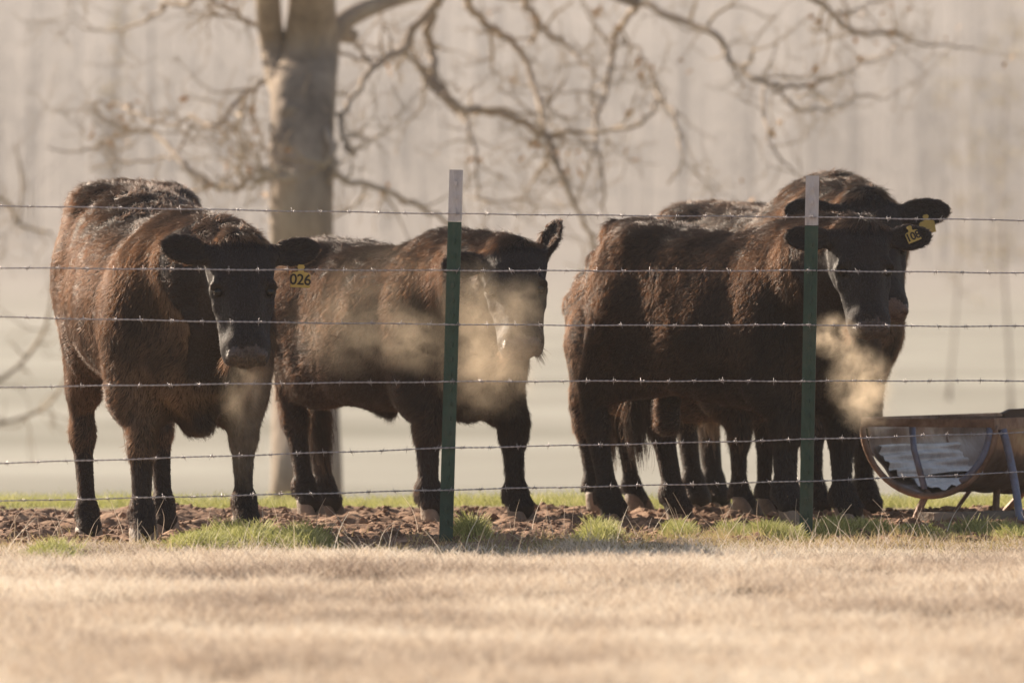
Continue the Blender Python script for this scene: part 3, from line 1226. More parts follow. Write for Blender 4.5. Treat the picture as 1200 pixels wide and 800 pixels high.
# ------------------------------------------------------------------ feed trough
M_TROUGH = noise_mat('rusty_galvanised_sheet', [(0.10, 0.060, 0.042), (0.19, 0.125, 0.09), (0.27, 0.195, 0.15), (0.45, 0.39, 0.35)], 4.5, 0.34, 0.25, 18, metallic=0.45, spec=0.5, detail=9)
M_RUST = noise_mat('rusty_steel', [(0.12, 0.065, 0.045), (0.26, 0.16, 0.11), (0.40, 0.29, 0.23)], 10, 0.6, 0.3, 60, metallic=0.3)
M_BLUE = noise_mat('chipped_blue_paint', [(0.15, 0.10, 0.08), (0.16, 0.18, 0.27), (0.24, 0.28, 0.40)], 7, 0.45, 0.3, 50, spec=0.5)
M_WOOD = noise_mat('weathered_board', [(0.06, 0.04, 0.03), (0.14, 0.095, 0.07)], 9, 0.8, 0.4, 50, stretch=(.2, 1, 1))
tr_c = W(1088, 497, 27.75)
th_ = math.radians(64)
AX = np.array([math.cos(th_), math.sin(th_), 0.0])
SD = np.array([math.sin(th_), -math.cos(th_), 0.0])      # across, to the viewer's right
UP = np.array([0, 0, 1.0])
trough = bpy.data.objects.new('feed_trough', None)
trough.location = (tr_c[0], tr_c[1], 0)
link(trough)
tag(trough, 'rusty half-round metal feed trough on a welded frame at the right edge', 'trough')
t0 = np.array([0, 0, tr_c[2]])


def TP(a, s_, u):
    return t0 + AX * a + SD * s_ + UP * u


def sheet(name, R, a0, a1, ang0, ang1, thick, mat, na=26, nt=34, dent=.006, deep=1.0):
    V = []
    for layer in (0, 1):
        for i in range(na + 1):
            for j in range(nt + 1):
                w = ang0 + (ang1 - ang0) * j / nt
                a = a0 + (a1 - a0) * i / na
                rr = R - layer * thick + dent * (math.sin(a * 9 + w * 3) + math.sin(a * 23 - w * 7) * .5 + .8 * math.sin(w * 11 + a * 2))
                V.append(TP(a, rr * math.cos(w), rr * math.sin(w) * deep))
    n = (na + 1) * (nt + 1)
    Fc = []
    for i in range(na):
        for j in range(nt):
            a = i * (nt + 1) + j
            Fc.append((a, a + 1, a + nt + 2, a + nt + 1))
            Fc.append((n + a, n + a + nt + 1, n + a + nt + 2, n + a + 1))
    for i in range(na):
        for j in (0, nt):
            a = i * (nt + 1) + j
            q = (a, a + nt + 1, n + a + nt + 1, n + a)
            Fc.append(q if j == 0 else q[::-1])
    for j in range(nt):
        for i in (0, na):
            a = i * (nt + 1) + j
            q = (a, n + a, n + a + 1, a + 1)
            Fc.append(q if i == 0 else q[::-1])
    return mesh_obj(name, V, Fc, mat, trough)


R_T = .283
sheet('basin', R_T, .02, 1.55, math.pi, 2 * math.pi, .003, M_TROUGH)
# closed far end
m = MB()
n_ = 24
Vv = [TP(1.55, 0, 0), TP(1.555, 0, 0)]
for j in range(n_ + 1):
    w = math.pi + math.pi * j / n_
    Vv += [TP(1.55, R_T * math.cos(w), R_T * math.sin(w)), TP(1.555, R_T * math.cos(w), R_T * math.sin(w))]
Ff = []
for j in range(n_):
    a = 2 + 2 * j
    Ff += [(0, a, a + 2), (1, a + 3, a + 1)]
m.add(Vv, Ff)
m.build('end_plate', M_RUST, trough, smooth=False)
# creased liner sheets; sun shine on the trough bottom put into their pale colour
for (s0_, s1_, a0_, a1_, lift_) in ((math.radians(200), math.radians(236), .05, .9, .014), (math.radians(240), math.radians(292), .12, 1.2, .010)):
    V = []
    na, nt = 20, 16
    for layer in (0, 1):
        for i in range(na + 1):
            for j in range(nt + 1):
                w = s0_ + (s1_ - s0_) * j / nt
                a = a0_ + (a1_ - a0_) * i / na
                rr = R_T - .008 - lift_ * (1.2 + math.sin(j * 1.6) * .6 + .5 * math.sin(a * 7 + j)) - layer * .0015
                V.append(TP(a, rr * math.cos(w), rr * math.sin(w)))
    n = (na + 1) * (nt + 1)
    Fc = []
    for i in range(na):
        for j in range(nt):
            a = i * (nt + 1) + j
            Fc.append((a, a + 1, a + nt + 2, a + nt + 1))
            Fc.append((n + a, n + a + nt + 1, n + a + nt + 2, n + a + 1))
    M_LIN = bpy.data.materials.get('painted_shine_sheet') or noise_mat('painted_shine_sheet', [(0.46, 0.38, 0.32), (0.85, 0.80, 0.74)], 6, 0.34, 0.3, 40, metallic=0.15, spec=0.6)
    mesh_obj('liner_sheet', V, Fc, M_LIN, trough)
# hoops
for a_, mat_ in ((0.0, M_RUST), (0.86, M_RUST), (1.56, M_RUST)):
    m = MB()
    m.tube([TP(a_, (R_T + .008) * math.cos(w), (R_T + .008) * math.sin(w)) for w in np.linspace(math.pi, 2 * math.pi, 26)], .013, 8)
    m.build('hoop', mat_, trough)
m = MB()
m.tube([TP(-.012, (R_T - .01) * math.cos(w), (R_T - .01) * math.sin(w)) for w in np.linspace(2 * math.pi - 1.0, 2 * math.pi - .04, 12)], .014, 8)
m.build('hoop_stiffener', M_BLUE, trough)
# rim rails and cross bars
for sg in (-1, 1):
    m = MB()
    m.box(TP(.78, sg * (R_T + .006), .004), (1.60, .012, .045), np.stack([AX, SD, UP], 1))
    m.build('rail', M_RUST, trough, smooth=False)
for a_ in (-.018, .80):
    m = MB()
    m.box(TP(a_, 0, .006), (.012, 2 * R_T + .03, .034), np.stack([AX, SD, UP], 1))
    m.build('cross_bar', M_RUST, trough, smooth=False)
m = MB()
m.tube([TP(.02, -.08, -.01), TP(.015, -.07, -.10), TP(.01, -.02, -R_T + .02)], .013, 8)
m.build('brace', M_BLUE, trough)


def leg(p0, p1, p2, mat_, r=.015):
    m = MB()
    pts = []
    for t in np.linspace(0, 1, 8):
        pts.append((1 - t) ** 2 * np.array(p0) + 2 * t * (1 - t) * np.array(p1) + t * t * np.array(p2))
    m.tube(pts, r, 8)
    m.build('leg', mat_, trough)


zb = -tr_c[2]
leg(TP(.05, -.02, -.27), TP(.03, -.04, -.31), TP(.00, -.07, zb - .02), M_RUST)
leg(TP(.06, .30, -.02), TP(.05, .36, -.2), TP(.03, .39, zb - .02), M_BLUE, .017)
leg(TP(.62, .05, -.27), TP(.60, .05, -.34), TP(.58, .06, zb - .02), M_RUST)
leg(TP(1.45, .10, -.25), TP(1.45, .2, -.34), TP(1.45, .27, zb - .02), M_RUST)
leg(TP(1.45, -.10, -.25), TP(1.45, -.2, -.34), TP(1.45, -.27, zb - .02), M_RUST)
leg(TP(.40, .02, -.275), TP(.44, -.05, -.34), TP(.50, -.12, zb - .02), M_RUST, .009)
# board lying over the trough, plank on the ground
m = MB()
c = W(1205, 488, 28.0)
pr = [(-.125, -.022), (-.10, .008), (-.118, .012), (-.08, .030), (0.0, .034), (.16, .024), (.30, .015), (.30, -.02)]
Vv = []
for d_ in (-.07, .07):
    for (a, b) in pr:
        Vv.append(c + np.array([a, d_ + a * .3, b]))
n_ = len(pr)
m.add(Vv, [tuple(range(n_)), tuple(range(n_, 2 * n_))[::-1]] + [(i, n_ + i, n_ + (i + 1) % n_, (i + 1) % n_) for i in range(n_)])
o = m.build('plank', M_WOOD, smooth=False)
tag(o, 'dark split board lying across the rim of the feed trough', 'plank')
m = MB()
a, b = W(1085, 615, 27.6), W(1290, 608, 28.2)
a[2] = b[2] = .03
d_ = unit(b - a)
m.box((a + b) / 2, (np.linalg.norm(b - a), .10, .035), np.stack([d_, np.cross(UP, d_), UP], 1))
o = m.build('plank', noise_mat('grey_plank', [(0.16, 0.12, 0.09), (0.30, 0.24, 0.19)], 8, 0.85, 0.4, 50, stretch=(.2, 1, 1)), smooth=False)
tag(o, 'pale plank lying on the ground under the feed trough', 'plank')

# ------------------------------------------------------------------ trees
M_BARK = noise_mat('bark', [(0.13, 0.10, 0.08), (0.28, 0.22, 0.17), (0.46, 0.37, 0.28)], 3.2, 0.9, 0.9, 14, stretch=(1, 1, .35))
M_TWIG = noise_mat('twig_bark', [(0.26, 0.20, 0.14), (0.46, 0.36, 0.25)], 4, 0.9)
M_LEAFDRY = noise_mat('dry_oak_leaves', [(0.36, 0.16, 0.05), (0.55, 0.33, 0.12)], 2, 0.7)
TD = 55.0
SPX = TD / F


def tdepth(px, py):
    return TD + 1.1 * math.sin(px * .011 + 1) + .7 * math.sin(py * .021 + .5)


def tw_(pts):
    return [W(x, y, tdepth(x, y)) for x, y, r in pts], [r * SPX for x, y, r in pts]


def spline(pts, rad, sub=5):
    pts = [np.array(p) for p in pts]
    if len(pts) < 3:
        return pts, rad
    P_, R_ = [], []
    n = len(pts)
    for i in range(n - 1):
        p0, p1, p2, p3 = pts[max(i - 1, 0)], pts[i], pts[i + 1], pts[min(i + 2, n - 1)]
        for k in range(sub):
            t = k / sub
            P_.append(.5 * ((2 * p1) + (-p0 + p2) * t + (2 * p0 - 5 * p1 + 4 * p2 - p3) * t * t + (-p0 + 3 * p1 - 3 * p2 + p3) * t ** 3))
            R_.append(rad[i] * (1 - t) + rad[i + 1] * t)
    P_.append(pts[-1])
    R_.append(rad[-1])
    return P_, R_


def twig(m, p, d, L, r, rng, depth, leaves, leafp=0.03, gnarl=.35):
    """wandering twig with side twigs"""
    n = max(4, int(L / .12))
    pts = [np.array(p)]
    rad = [r]
    d = unit(d)
    for i in range(n):
        d = unit(d + rng.normal(size=3) * gnarl + np.array([0, 0, .03]))
        pts.append(pts[-1] + d * L / n)
        rad.append(max(.0035, r * (1 - .75 * (i + 1) / n)))
        if depth > 0 and rng.random() < .55:
            sd = unit(d + rng.normal(size=3) * .9)
            twig(m, pts[-1], sd, L * rng.uniform(.35, .65), rad[-1] * .7, rng, depth - 1, leaves, leafp, gnarl)
        if rng.random() < leafp:
            leaves.append(pts[-1])
    m.tube(pts, rad, 5 if depth > 0 else 4, cap=False)


def leaf_mesh(points, rng, size=.05, spread=.08, per=3):
    m = MB()
    for p in points:
        for _ in range(per):
            c = np.array(p) + rng.normal(size=3) * spread
            a = unit(rng.normal(size=3))
            b = unit(np.cross(a, rng.normal(size=3)))
            s1 = size * rng.uniform(.6, 1.3)
            m.add([c - a * s1, c + b * s1 * .45, c + a * s1, c - b * s1 * .45 + np.cross(a, b) * s1 * .2], [(0, 1, 2, 3)])
    return m


oak = bpy.data.objects.new('oak_tree', None)
link(oak)
gz_ = float(base_height(np.array([0.0]), np.array([TD]))[0])
tag(oak, 'big bare tree with a thick trunk and crooked spreading limbs behind the two left animals', 'tree')
trunk_m = MB()
P_, R_ = tw_([(368, -420, 12), (372, -250, 17), (366, -120, 22), (366, 0, 27), (362, 55, 33), (355, 110, 37.5), (355, 250, 35.5), (357, 400, 37), (358, 560, 40), (358, 640, 46), (360, 700, 62), (360, 740, 80)])
P_, R_ = spline(P_, R_, 6)
rngt = np.random.default_rng(5)
# uneven bole with bark ridges
sides = 40
V = []
for i, (p, r) in enumerate(zip(P_, R_)):
    for s_ in range(sides):
        w = 2 * math.pi * s_ / sides
        q = 1 + .035 * math.sin(w * 3 + i * .3) + .03 * math.sin(w * 5 - i * .2) + .022 * math.sin(w * 17 + 1.5 * math.sin(i * .5)) + rngt.uniform(-.012, .012)
        V.append(p + r * q * np.array([math.cos(w), math.sin(w), 0]))
Fc = [(i * sides + s_, i * sides + (s_ + 1) % sides, (i + 1) * sides + (s_ + 1) % sides, (i + 1) * sides + s_)[::-1] for i in range(len(P_) - 1) for s_ in range(sides)]
trunk_m.add(V, Fc)
for limb in ([(312, -260, 9), (311, -120, 12), (314, 0, 15), (319, 50, 15), (326, 95, 14), (340, 135, 10)],
             [(380, 60, 14), (400, 28, 12), (440, 6, 11), (500, -14, 10), (570, -28, 9), (660, -28, 8), (748, 4, 7)],
             [(385, 45, 9), (405, 40, 8), (416, 42, 6)]):
    P_, R_ = tw_(limb)
    P_, R_ = spline(P_, R_)
    trunk_m.tube(P_, R_, 14)
trunk_m.build('trunk', M_BARK, oak)
limbs = [
    [(530, -22, 8), (514, 0, 7.5), (486, 31, 7), (472, 56, 6.5), (440, 77, 5.5), (416, 112, 4.5), (400, 140, 4), (405, 168, 3.5), (416, 182, 2.5)],
    [(514, -5, 8), (501, 35, 7.5), (508, 63, 7), (512, 98, 7), (535, 127, 7), (563, 128, 6.5), (600, 138, 6.5), (640, 163, 5.5), (654, 196, 5), (676, 243, 4), (694, 286, 3), (712, 330, 2)],
    [(472, 56, 5), (496, 88, 5), (514, 112, 5)],
    [(545, -20, 7), (552, 11, 6.5), (574, 33, 6), (600, 47, 6), (625, 94, 5), (640, 160, 4.5)],
    [(640, 163, 4.5), (658, 156, 4.2), (697, 156, 4), (752, 145, 3.5), (770, 112, 3), (762, 80, 2.6), (748, 58, 2.4), (726, 49, 2)],
    [(765, 106, 2.6), (790, 135, 3), (796, 165, 2.6), (798, 190, 2.2), (784, 214, 1.6)],
    [(748, 4, 6), (726, 33, 5), (716, 72, 4.5), (708, 116, 4), (697, 149, 3.5), (705, 203, 2.8), (708, 246, 2)],
    [(748, 4, 6.5), (790, 20, 6), (843, 45, 5.5), (857, 70, 5), (892, 98, 4.5), (944, 101, 3.5), (990, 84, 2.5), (1042, 63, 1.4)],
    [(905, 100, 3.5), (920, 115, 3), (938, 130, 2.6), (980, 125, 2), (1010, 112, 1.6), (1040, 116, 1.1)],
    [(700, -27, 6), (800, -55, 6), (900, -35, 5), (955, 0, 4.5), (976, 17, 4.2), (1007, 40, 3.8), (1046, 38, 3.2), (1077, 52, 2.4), (1140, 56, 1.3)],
    [(980, 16, 3), (1000, 12, 2.5), (1025, 3, 2), (1060, -15, 1.3)],
    [(893, 100, 2.6), (899, 157, 2.3), (913, 182, 1.9), (937, 213, 1.2)],
    [(385, 150, 6), (391, 182, 5.5), (396, 206, 5), (430, 217, 4.8), (486, 238, 4), (528, 262, 3.5), (600, 292, 2.2)],
    [(538, 132, 3), (556, 167, 2.6), (560, 217, 2.2), (570, 235, 2), (628, 232, 1.3)],
    [(600, -30, 6), (614, 0, 5.5), (628, 25, 5), (621, 54, 3)],
    [(628, 25, 4), (645, 40, 4), (665, 54, 3.6), (697, 87, 2)],
    [(380, 40, 4), (420, 55, 3.5), (436, 78, 3)],
    [(390, 55, 3), (425, 70, 2.5), (460, 65, 2)],
    [(345, 205, 7), (318, 208, 5.5), (293, 211, 5), (273, 221, 5), (240, 214, 4.5), (211, 185, 4), (182, 156, 3.5), (163, 153, 3.2), (124, 166, 2.6), (94, 177, 2), (58, 175, 1.2)],
    [(325, 90, 6), (304, 98, 4.5), (283, 114, 4), (254, 146, 3.6), (224, 137, 3), (205, 148, 2.6), (170, 140, 2.4), (140, 122, 2), (100, 120, 1.2)],
    [(286, 114, 3), (283, 140, 3), (260, 151, 2.8), (228, 148, 2.6), (208, 176, 2.4)],
    [(208, 185, 2.4), (176, 188, 2.2), (140, 190, 1.8), (107, 198, 1.2)],
    [(335, 200, 3.5), (315, 198, 3), (293, 195, 2.4), (260, 188, 1.3)],
    [(318, 45, 5), (299, 31, 4), (273, 16, 3.5), (247, 0, 3), (215, -25, 2)],
    [(366, -120, 9), (300, -60, 6), (228, 0, 4.5), (195, 3, 3.6), (185, 16, 3.2), (143, 36, 2.6), (98, 33, 1.5)],
    [(366, -160, 9), (470, -190, 7), (600, -160, 5), (760, -170, 3)],
    [(368, -250, 9), (250, -330, 6), (150, -340, 3)],
    [(368, -300, 8), (480, -400, 5), (560, -430, 2)],
]
lm = MB()
tm = MB()
leaves = []
rngt = np.random.default_rng(21)
for li, limb in enumerate(limbs):
    P_, R_ = tw_(limb)
    P_, R_ = spline(P_, R_, 6)
    P_ = [p + rngt.normal(size=3) * .012 for p in P_]
    lm.tube(P_, [q_ * .74 for q_ in R_], 8)
    step = 2
    for i in range(4, len(P_), step):
        if rngt.random() < .55 and R_[i] < .05:
            d = unit(P_[i] - P_[i - 1])
            sd = unit(d * .5 + rngt.normal(size=3) * .9)
            twig(tm, P_[i], sd, rngt.uniform(.25, .95), max(.006, R_[i] * .42), rngt, 2, leaves, .010)
lm.build('limb', noise_mat('limb_bark', [(0.20, 0.155, 0.12), (0.36, 0.29, 0.23), (0.52, 0.43, 0.34)], 3.2, 0.9, 0.5, 14), oak)
crown = tm.build('crown', M_TWIG, oak)
leaf_mesh(leaves, rngt, .045, .05, 2).build('leaves', M_LEAFDRY, crown, smooth=False)


def side_tree(name, label, px, py_top, dist, spread, seed, limbs_px=(), trunk_r=.09, leafp=.0, leafmat=None, leafsize=.05, per=4, h_extra=0, ntw=40, low=.3, gnarl=.3, twl=(.6, 1.8)):
    rng = np.random.default_rng(seed)
    root = bpy.data.objects.new(name, None)
    link(root)
    b = W(px, 500, dist)
    gz = float(base_height(np.array([b[0]]), np.array([dist]))[0])
    b[2] = gz - .1
    top = W(px, py_top, dist)
    top[0] += spread * .1
    Hh = top[2] - b[2]
    tm_ = MB()
    pts = [b + (top - b) * t + np.array([math.sin(t * 5 + seed) * .08, math.cos(t * 4) * .08, 0]) * Hh * .2 for t in np.linspace(0, 1, 14)]
    rad = [trunk_r * (1 - .85 * t) + (.04 if t == 0 else 0) for t in np.linspace(0, 1, 14)]
    tm_.tube(pts, rad, 10)
    tm_.build('trunk', M_BARK, root)
    cm = MB()
    lv = []
    for k in range(ntw):
        t = rng.uniform(low, 1)
        i = min(12, int(t * 13))
        p = pts[i] + (pts[i + 1] - pts[i]) * rng.random()
        a = rng.uniform(0, 6.28)
        d = np.array([math.cos(a), math.sin(a), rng.uniform(.0, .9)])
        twig(cm, p, d, rng.uniform(*twl) * (1.2 - .6 * t), rad[i] * .4, rng, 2, lv, leafp, gnarl)
    for limb in limbs_px:
        P_, R_ = spline([W(x, y, dist + .6 * math.sin(x * .05)) for x, y, r in limb], [r * dist / F for x, y, r in limb])
        cm.tube(P_, R_, 6)
        for i in range(3, len(P_), 2):
            twig(cm, P_[i], rng.normal(size=3), rng.uniform(.3, .8), R_[i] * .5, rng, 1, lv, leafp, gnarl)
    c_ = cm.build('crown', M_TWIG, root)
    if lv and leafmat:
        leaf_mesh(lv, rng, leafsize, .10, per).build('leaves', leafmat, c_, smooth=False)
    tag(root, label, 'tree')
    return root


M_GOLD = noise_mat('pale_gold_leaves', [(0.50, 0.38, 0.14), (0.66, 0.52, 0.24)], 2, 0.6)
side_tree('bare_tree', 'thin bare tree at the left edge, twigs reaching in behind the big dark cow', -165, 60, 66, 2, 3,
          limbs_px=([(-165, 330, 5), (-80, 300, 4), (-20, 235, 3), (11, 240, 2.6), (22, 262, 2.4), (60, 273, 1.8)], [(22, 262, 2), (26, 215, 1.6), (18, 170, 1)],
                    [(-165, 430, 5), (-60, 460, 3.5), (0, 444, 3), (33, 416, 2.6), (55, 378, 2), (62, 330, 1.4)],
                    [(-165, 500, 5), (-60, 510, 3), (0, 496, 2.6), (44, 482, 2.3), (71, 455, 1.8), (95, 400, 1.2)]), ntw=24)
side_tree('sapling', 'slender sapling with pale golden leaves at the right edge of the misty field', 1178, 20, 150, 1, 8, trunk_r=.035, leafp=.16, leafmat=M_GOLD, leafsize=.05, per=2, ntw=34, twl=(.5, 1.5))
side_tree('sapling', 'faint golden sapling left of the one at the right edge of the field', 1115, 60, 170, 1, 12, trunk_r=.03, leafp=.12, leafmat=M_GOLD, leafsize=.05, per=2, ntw=26, twl=(.5, 1.3))
side_tree('glint_tree', 'slim tree of pale leaves added for the glints in the upper left, far across the field', 137, -60, 210, 1, 15, trunk_r=.06, leafp=.10, leafmat=M_GOLD, leafsize=.07, per=2, ntw=30, low=.62, twl=(.4, .9))  # far glints of light drawn as pale gold leaves on an added tree

# far wood: one mass of bare trunks and twigs
rng = np.random.default_rng(40)
V, Fc = [], []


def stick(a, b, r0, r1):
    n = len(V)
    for (p, r) in ((a, r0), (b, r1)):
        for k in range(3):
            w = k * 2.094
            V.append((p[0] + r * math.cos(w), p[1] + r * math.sin(w), p[2]))
    for k in range(3):
        k2 = (k + 1) % 3
        Fc.append((n + k, n + k2, n + 3 + k2, n + 3 + k))


for i in range(3200):
    y = 560 + 560 * rng.random() ** 1.3
    x = rng.uniform(-230, 230)
    g = float(base_height(np.array([x]), np.array([y]))[0])
    h = rng.uniform(12, 16.5)
    r = rng.uniform(.05, .17)
    lean = rng.normal(size=2) * .4
    stick((x, y, g - .3), (x + lean[0], y + lean[1], g + h), r, r * .25)
    for k in range(13):
        t = rng.uniform(.2, .98)
        a = rng.uniform(0, 6.28)
        L = rng.uniform(1.2, 4.0) * (1.15 - .7 * t)
        p = (x + lean[0] * t, y + lean[1] * t, g + h * t)
        q = (p[0] + math.cos(a) * L, p[1] + math.sin(a) * L, min(p[2] + L * rng.uniform(-.1, .9), g + 17.5))
        stick(p, q, r * .5, .06)
wood = mesh_obj('far_wood', V, np.array(Fc), noise_mat('far_bark', [(0.18, 0.155, 0.135), (0.24, 0.21, 0.19)], .12, 0.9))
tag(wood, 'dim far-off wood of bare trunks closing the misty field', kind='stuff')

# ------------------------------------------------------------------ grass
M_DRY = strand_mat('dry_grass_blade', [(0.19, 0.135, 0.11), (0.55, 0.44, 0.345), (0.84, 0.74, 0.61), (0.95, 0.90, 0.80)], .6, .25, .9)
M_GRN = strand_mat('green_grass_blade', [(0.12, 0.13, 0.04), (0.32, 0.33, 0.10), (0.64, 0.58, 0.30)], .45, .45, 6.0)
M_STRAW = strand_mat('mixed_stubble', [(0.16, 0.19, 0.05), (0.34, 0.28, 0.12), (0.55, 0.42, 0.22), (0.62, 0.50, 0.30)], .65, .35, 1.6)


def blades(name, X, Y, Ln, mat, lean=.7, rad=.0011, curl=.5, k=4, rng=RNG, label=None):
    n = len(X)
    Z = ground_height(X, Y) - .004
    a = rng.uniform(0, 2 * math.pi, n)
    tilt = np.abs(rng.normal(0, lean, n))
    P = np.zeros((n, k, 3))
    hx, hy = np.cos(a), np.sin(a)
    a2 = a + rng.normal(0, .9, n)
    for i in range(k):
        t = i / (k - 1)
        out = Ln * (np.sin(np.minimum(tilt, 1.4)) * t + curl * rng.uniform(.3, 1, n) * t * t * .6)
        P[:, i, 0] = X + hx * out * (1 - t * .3) + np.cos(a2) * Ln * .22 * t * t
        P[:, i, 1] = Y + hy * out * (1 - t * .3) + np.sin(a2) * Ln * .22 * t * t
        P[:, i, 2] = Z + Ln * np.cos(np.minimum(tilt, 1.4)) * (t - .25 * curl * t * t)
    shape = np.linspace(1, .25, k)
    R = (rad * rng.uniform(.6, 1.3, n))[:, None] * shape
    o = strands(name, P, R, mat)
    tag(o, label, kind='stuff')
    return o


def scatter(n, x0, x1, y0, y1, keep):
    X = RNG.uniform(x0, x1, n)
    Y = RNG.uniform(y0, y1, n)
    m = RNG.random(n) < keep(X, Y)
    return X[m], Y[m]


view = lambda X, Y, pad=.35: (np.abs(X) < Y * 600 / F + pad)
NS = 280000


def keep_dry(X, Y):
    m = mud_mask(X, Y)
    d = (1 - m) ** 2 * np.where(Y > 23.9, .6, 1)
    d *= .2 + 1.0 * gnoise(X, Y, 5.2, 71)
    return np.where(view(X, Y), d, d * .22)


X, Y = scatter(int(NS * 3.0), -5.5, 5.5, 14.0, 27.0, keep_dry)
Ln = (.026 + .05 * RNG.random(len(X)) ** 2) * (.45 + 1.1 * gnoise(X, Y, 4.5, 72)) * (.6 + .8 * gnoise(X, Y, 11, 73)) + .012
Ln *= np.where(Y > 23.4, .55, .78)
nc = 12000
ccx = RNG.uniform(-5.0, 5.0, nc)
ccy = RNG.uniform(14.2, 24.4, nc)
mk = view(ccx, ccy) | (RNG.random(nc) < .25)
ccx, ccy = ccx[mk], ccy[mk]
cid = np.repeat(np.arange(len(ccx)), 22)
cr_ = RNG.uniform(.012, .06, len(ccx))[cid]
gx_ = ccx[cid] + RNG.normal(size=len(cid)) * cr_
gy_ = ccy[cid] + RNG.normal(size=len(cid)) * cr_
gl_ = RNG.uniform(.03, .075, len(ccx))[cid] * RNG.uniform(.5, 1.1, len(cid)) * np.where(ccy > 23.3, .5, 1)[cid]
blades('dry_grass', np.concatenate([X, gx_]), np.concatenate([Y, gy_]), np.concatenate([Ln, gl_]), M_DRY, .60, .00135, .8, label='dormant straw-coloured grass covering the foreground')

# stubble and weeds mixed along the fence line
def keep_mix(X, Y):
    band = np.exp(-((Y - (24.75 + .35 * np.clip(X, -1, 2))) / .75) ** 2)
    d = band * (.15 + gnoise(X, Y, 2.6, 81) * .9) * np.where(X > .1, 1.0, .45)
    return np.where(view(X, Y), d, d * .3)


X, Y = scatter(150000, -5.5, 5.5, 23.0, 28.0, keep_mix)
Ln = .022 + .045 * RNG.random(len(X)) ** 1.6
blades('stubble', X, Y, Ln, M_STRAW, .6, .0012, .5, label='short mixed green and straw stubble along the fence line')

# green strip beyond the mud
def keep_g(X, Y):
    d = np.clip((Y - (29.75 + .35 * gnoise(X, Y, 1.2, 91))) / .25, 0, 1) * (.5 + .6 * gnoise(X, Y, 2.5, 92)) * (Y < 33)
    return np.where(view(X, Y), d, d * .35)


X, Y = scatter(130000, -6, 6, 29.6, 32.6, keep_g)
Ln = (.028 + .05 * RNG.random(len(X)) ** 1.5) * (.6 + .8 * gnoise(X, Y, 3, 93))
blades('green_grass', X, Y, Ln, M_GRN, .5, .0014, .5, label='strip of short green grass beyond the mud')

# separate green tufts
XX, YY, LL = [], [], []
for (px, py, wpx, n, hgt) in ((235, 646, 50, 2200, .075), (290, 640, 75, 4200, .095), (350, 640, 45, 2200, .09), (60, 654, 40, 1300, .06), (552, 636, 26, 1700, .10), (560, 628, 18, 600, .07), (703, 635, 30, 2000, .085), (798, 633, 24, 1100, .075),
                             (862, 628, 30, 1100, .07), (905, 630, 42, 2600, .085), (975, 626, 36, 1500, .07), (1020, 624, 40, 1300, .065), (1075, 626, 50, 900, .05), (1150, 622, 50, 1400, .06), (1190, 628, 40, 800, .06)):
    Yc = CAM_H * F / (py - HORIZON)
    Xc = (px - 600) / F * Yc
    r = RNG.normal(size=(n, 2))
    XX.append(Xc + r[:, 0] * wpx / F * Yc * .48)
    YY.append(Yc + r[:, 1] * .16)
    LL.append(hgt * RNG.uniform(.35, 1.05, n) * np.exp(-.25 * (r[:, 0] ** 2)))
blades('grass_tufts', np.concatenate(XX), np.concatenate(YY), np.concatenate(LL) * 1.15, M_GRN, .38, .0021, .55, label='bright green grass tufts sprouting along the fence line')

# tall dry stems
n = 260
X = RNG.uniform(-2.6, 2.6, n)
Y = RNG.uniform(23.5, 26.6, n)
blades('dry_stems', X, Y, RNG.uniform(.08, .19, n), M_DRY, .35, .0013, .4, label='odd tall dry stems by the fence')

# loose clods on the mud
rng = np.random.default_rng(9)
V, Fc = [], []
phi = (1 + 5 ** .5) / 2
ico = np.array([(-1, phi, 0), (1, phi, 0), (-1, -phi, 0), (1, -phi, 0), (0, -1, phi), (0, 1, phi), (0, -1, -phi), (0, 1, -phi), (phi, 0, -1), (phi, 0, 1), (-phi, 0, -1), (-phi, 0, 1)]) / 1.9
icf = [(0, 11, 5), (0, 5, 1), (0, 1, 7), (0, 7, 10), (0, 10, 11), (1, 5, 9), (5, 11, 4), (11, 10, 2), (10, 7, 6), (7, 1, 8), (3, 9, 4), (3, 4, 2), (3, 2, 6), (3, 6, 8), (3, 8, 9), (4, 9, 5), (2, 4, 11), (6, 2, 10), (8, 6, 7), (9, 8, 1)]
cx = rng.uniform(-3.4, 3.4, 45000)
cy = rng.uniform(25.0, 30.1, 45000)
kp = rng.random(45000) < mud_mask(cx, cy) * (.25 + .75 * gnoise(cx, cy, 3, 97)) * .6
cx, cy = cx[kp], cy[kp]
kf = np.min([np.hypot(cx - p[0], cy - p[1]) for p in _feet_pts], axis=0) > .09
cx, cy = cx[kf], cy[kf]
cz = ground_height(cx, cy)
for x, y, z in zip(cx, cy, cz):
    r = rng.uniform(.003, .009) * (1 + 1.6 * rng.random() ** 8)
    n = len(V)
    vv = ico * r * (1 + rng.normal(size=(12, 3)) * .22) * np.array([1.2, 1.2, .8]) + (x, y, z + r * .25)
    V += vv.tolist()
    Fc += [(a + n, b + n, c + n) for a, b, c in icf]
cl = mesh_obj('mud_clods', V, np.array(Fc), noise_mat('clod_mud', [(0.12, 0.065, 0.040), (0.25, 0.145, 0.09), (0.40, 0.26, 0.17)], 5, 0.9, 0.5, 90), smooth=False)
tag(cl, 'loose crumbs and clods of brown mud', kind='stuff')

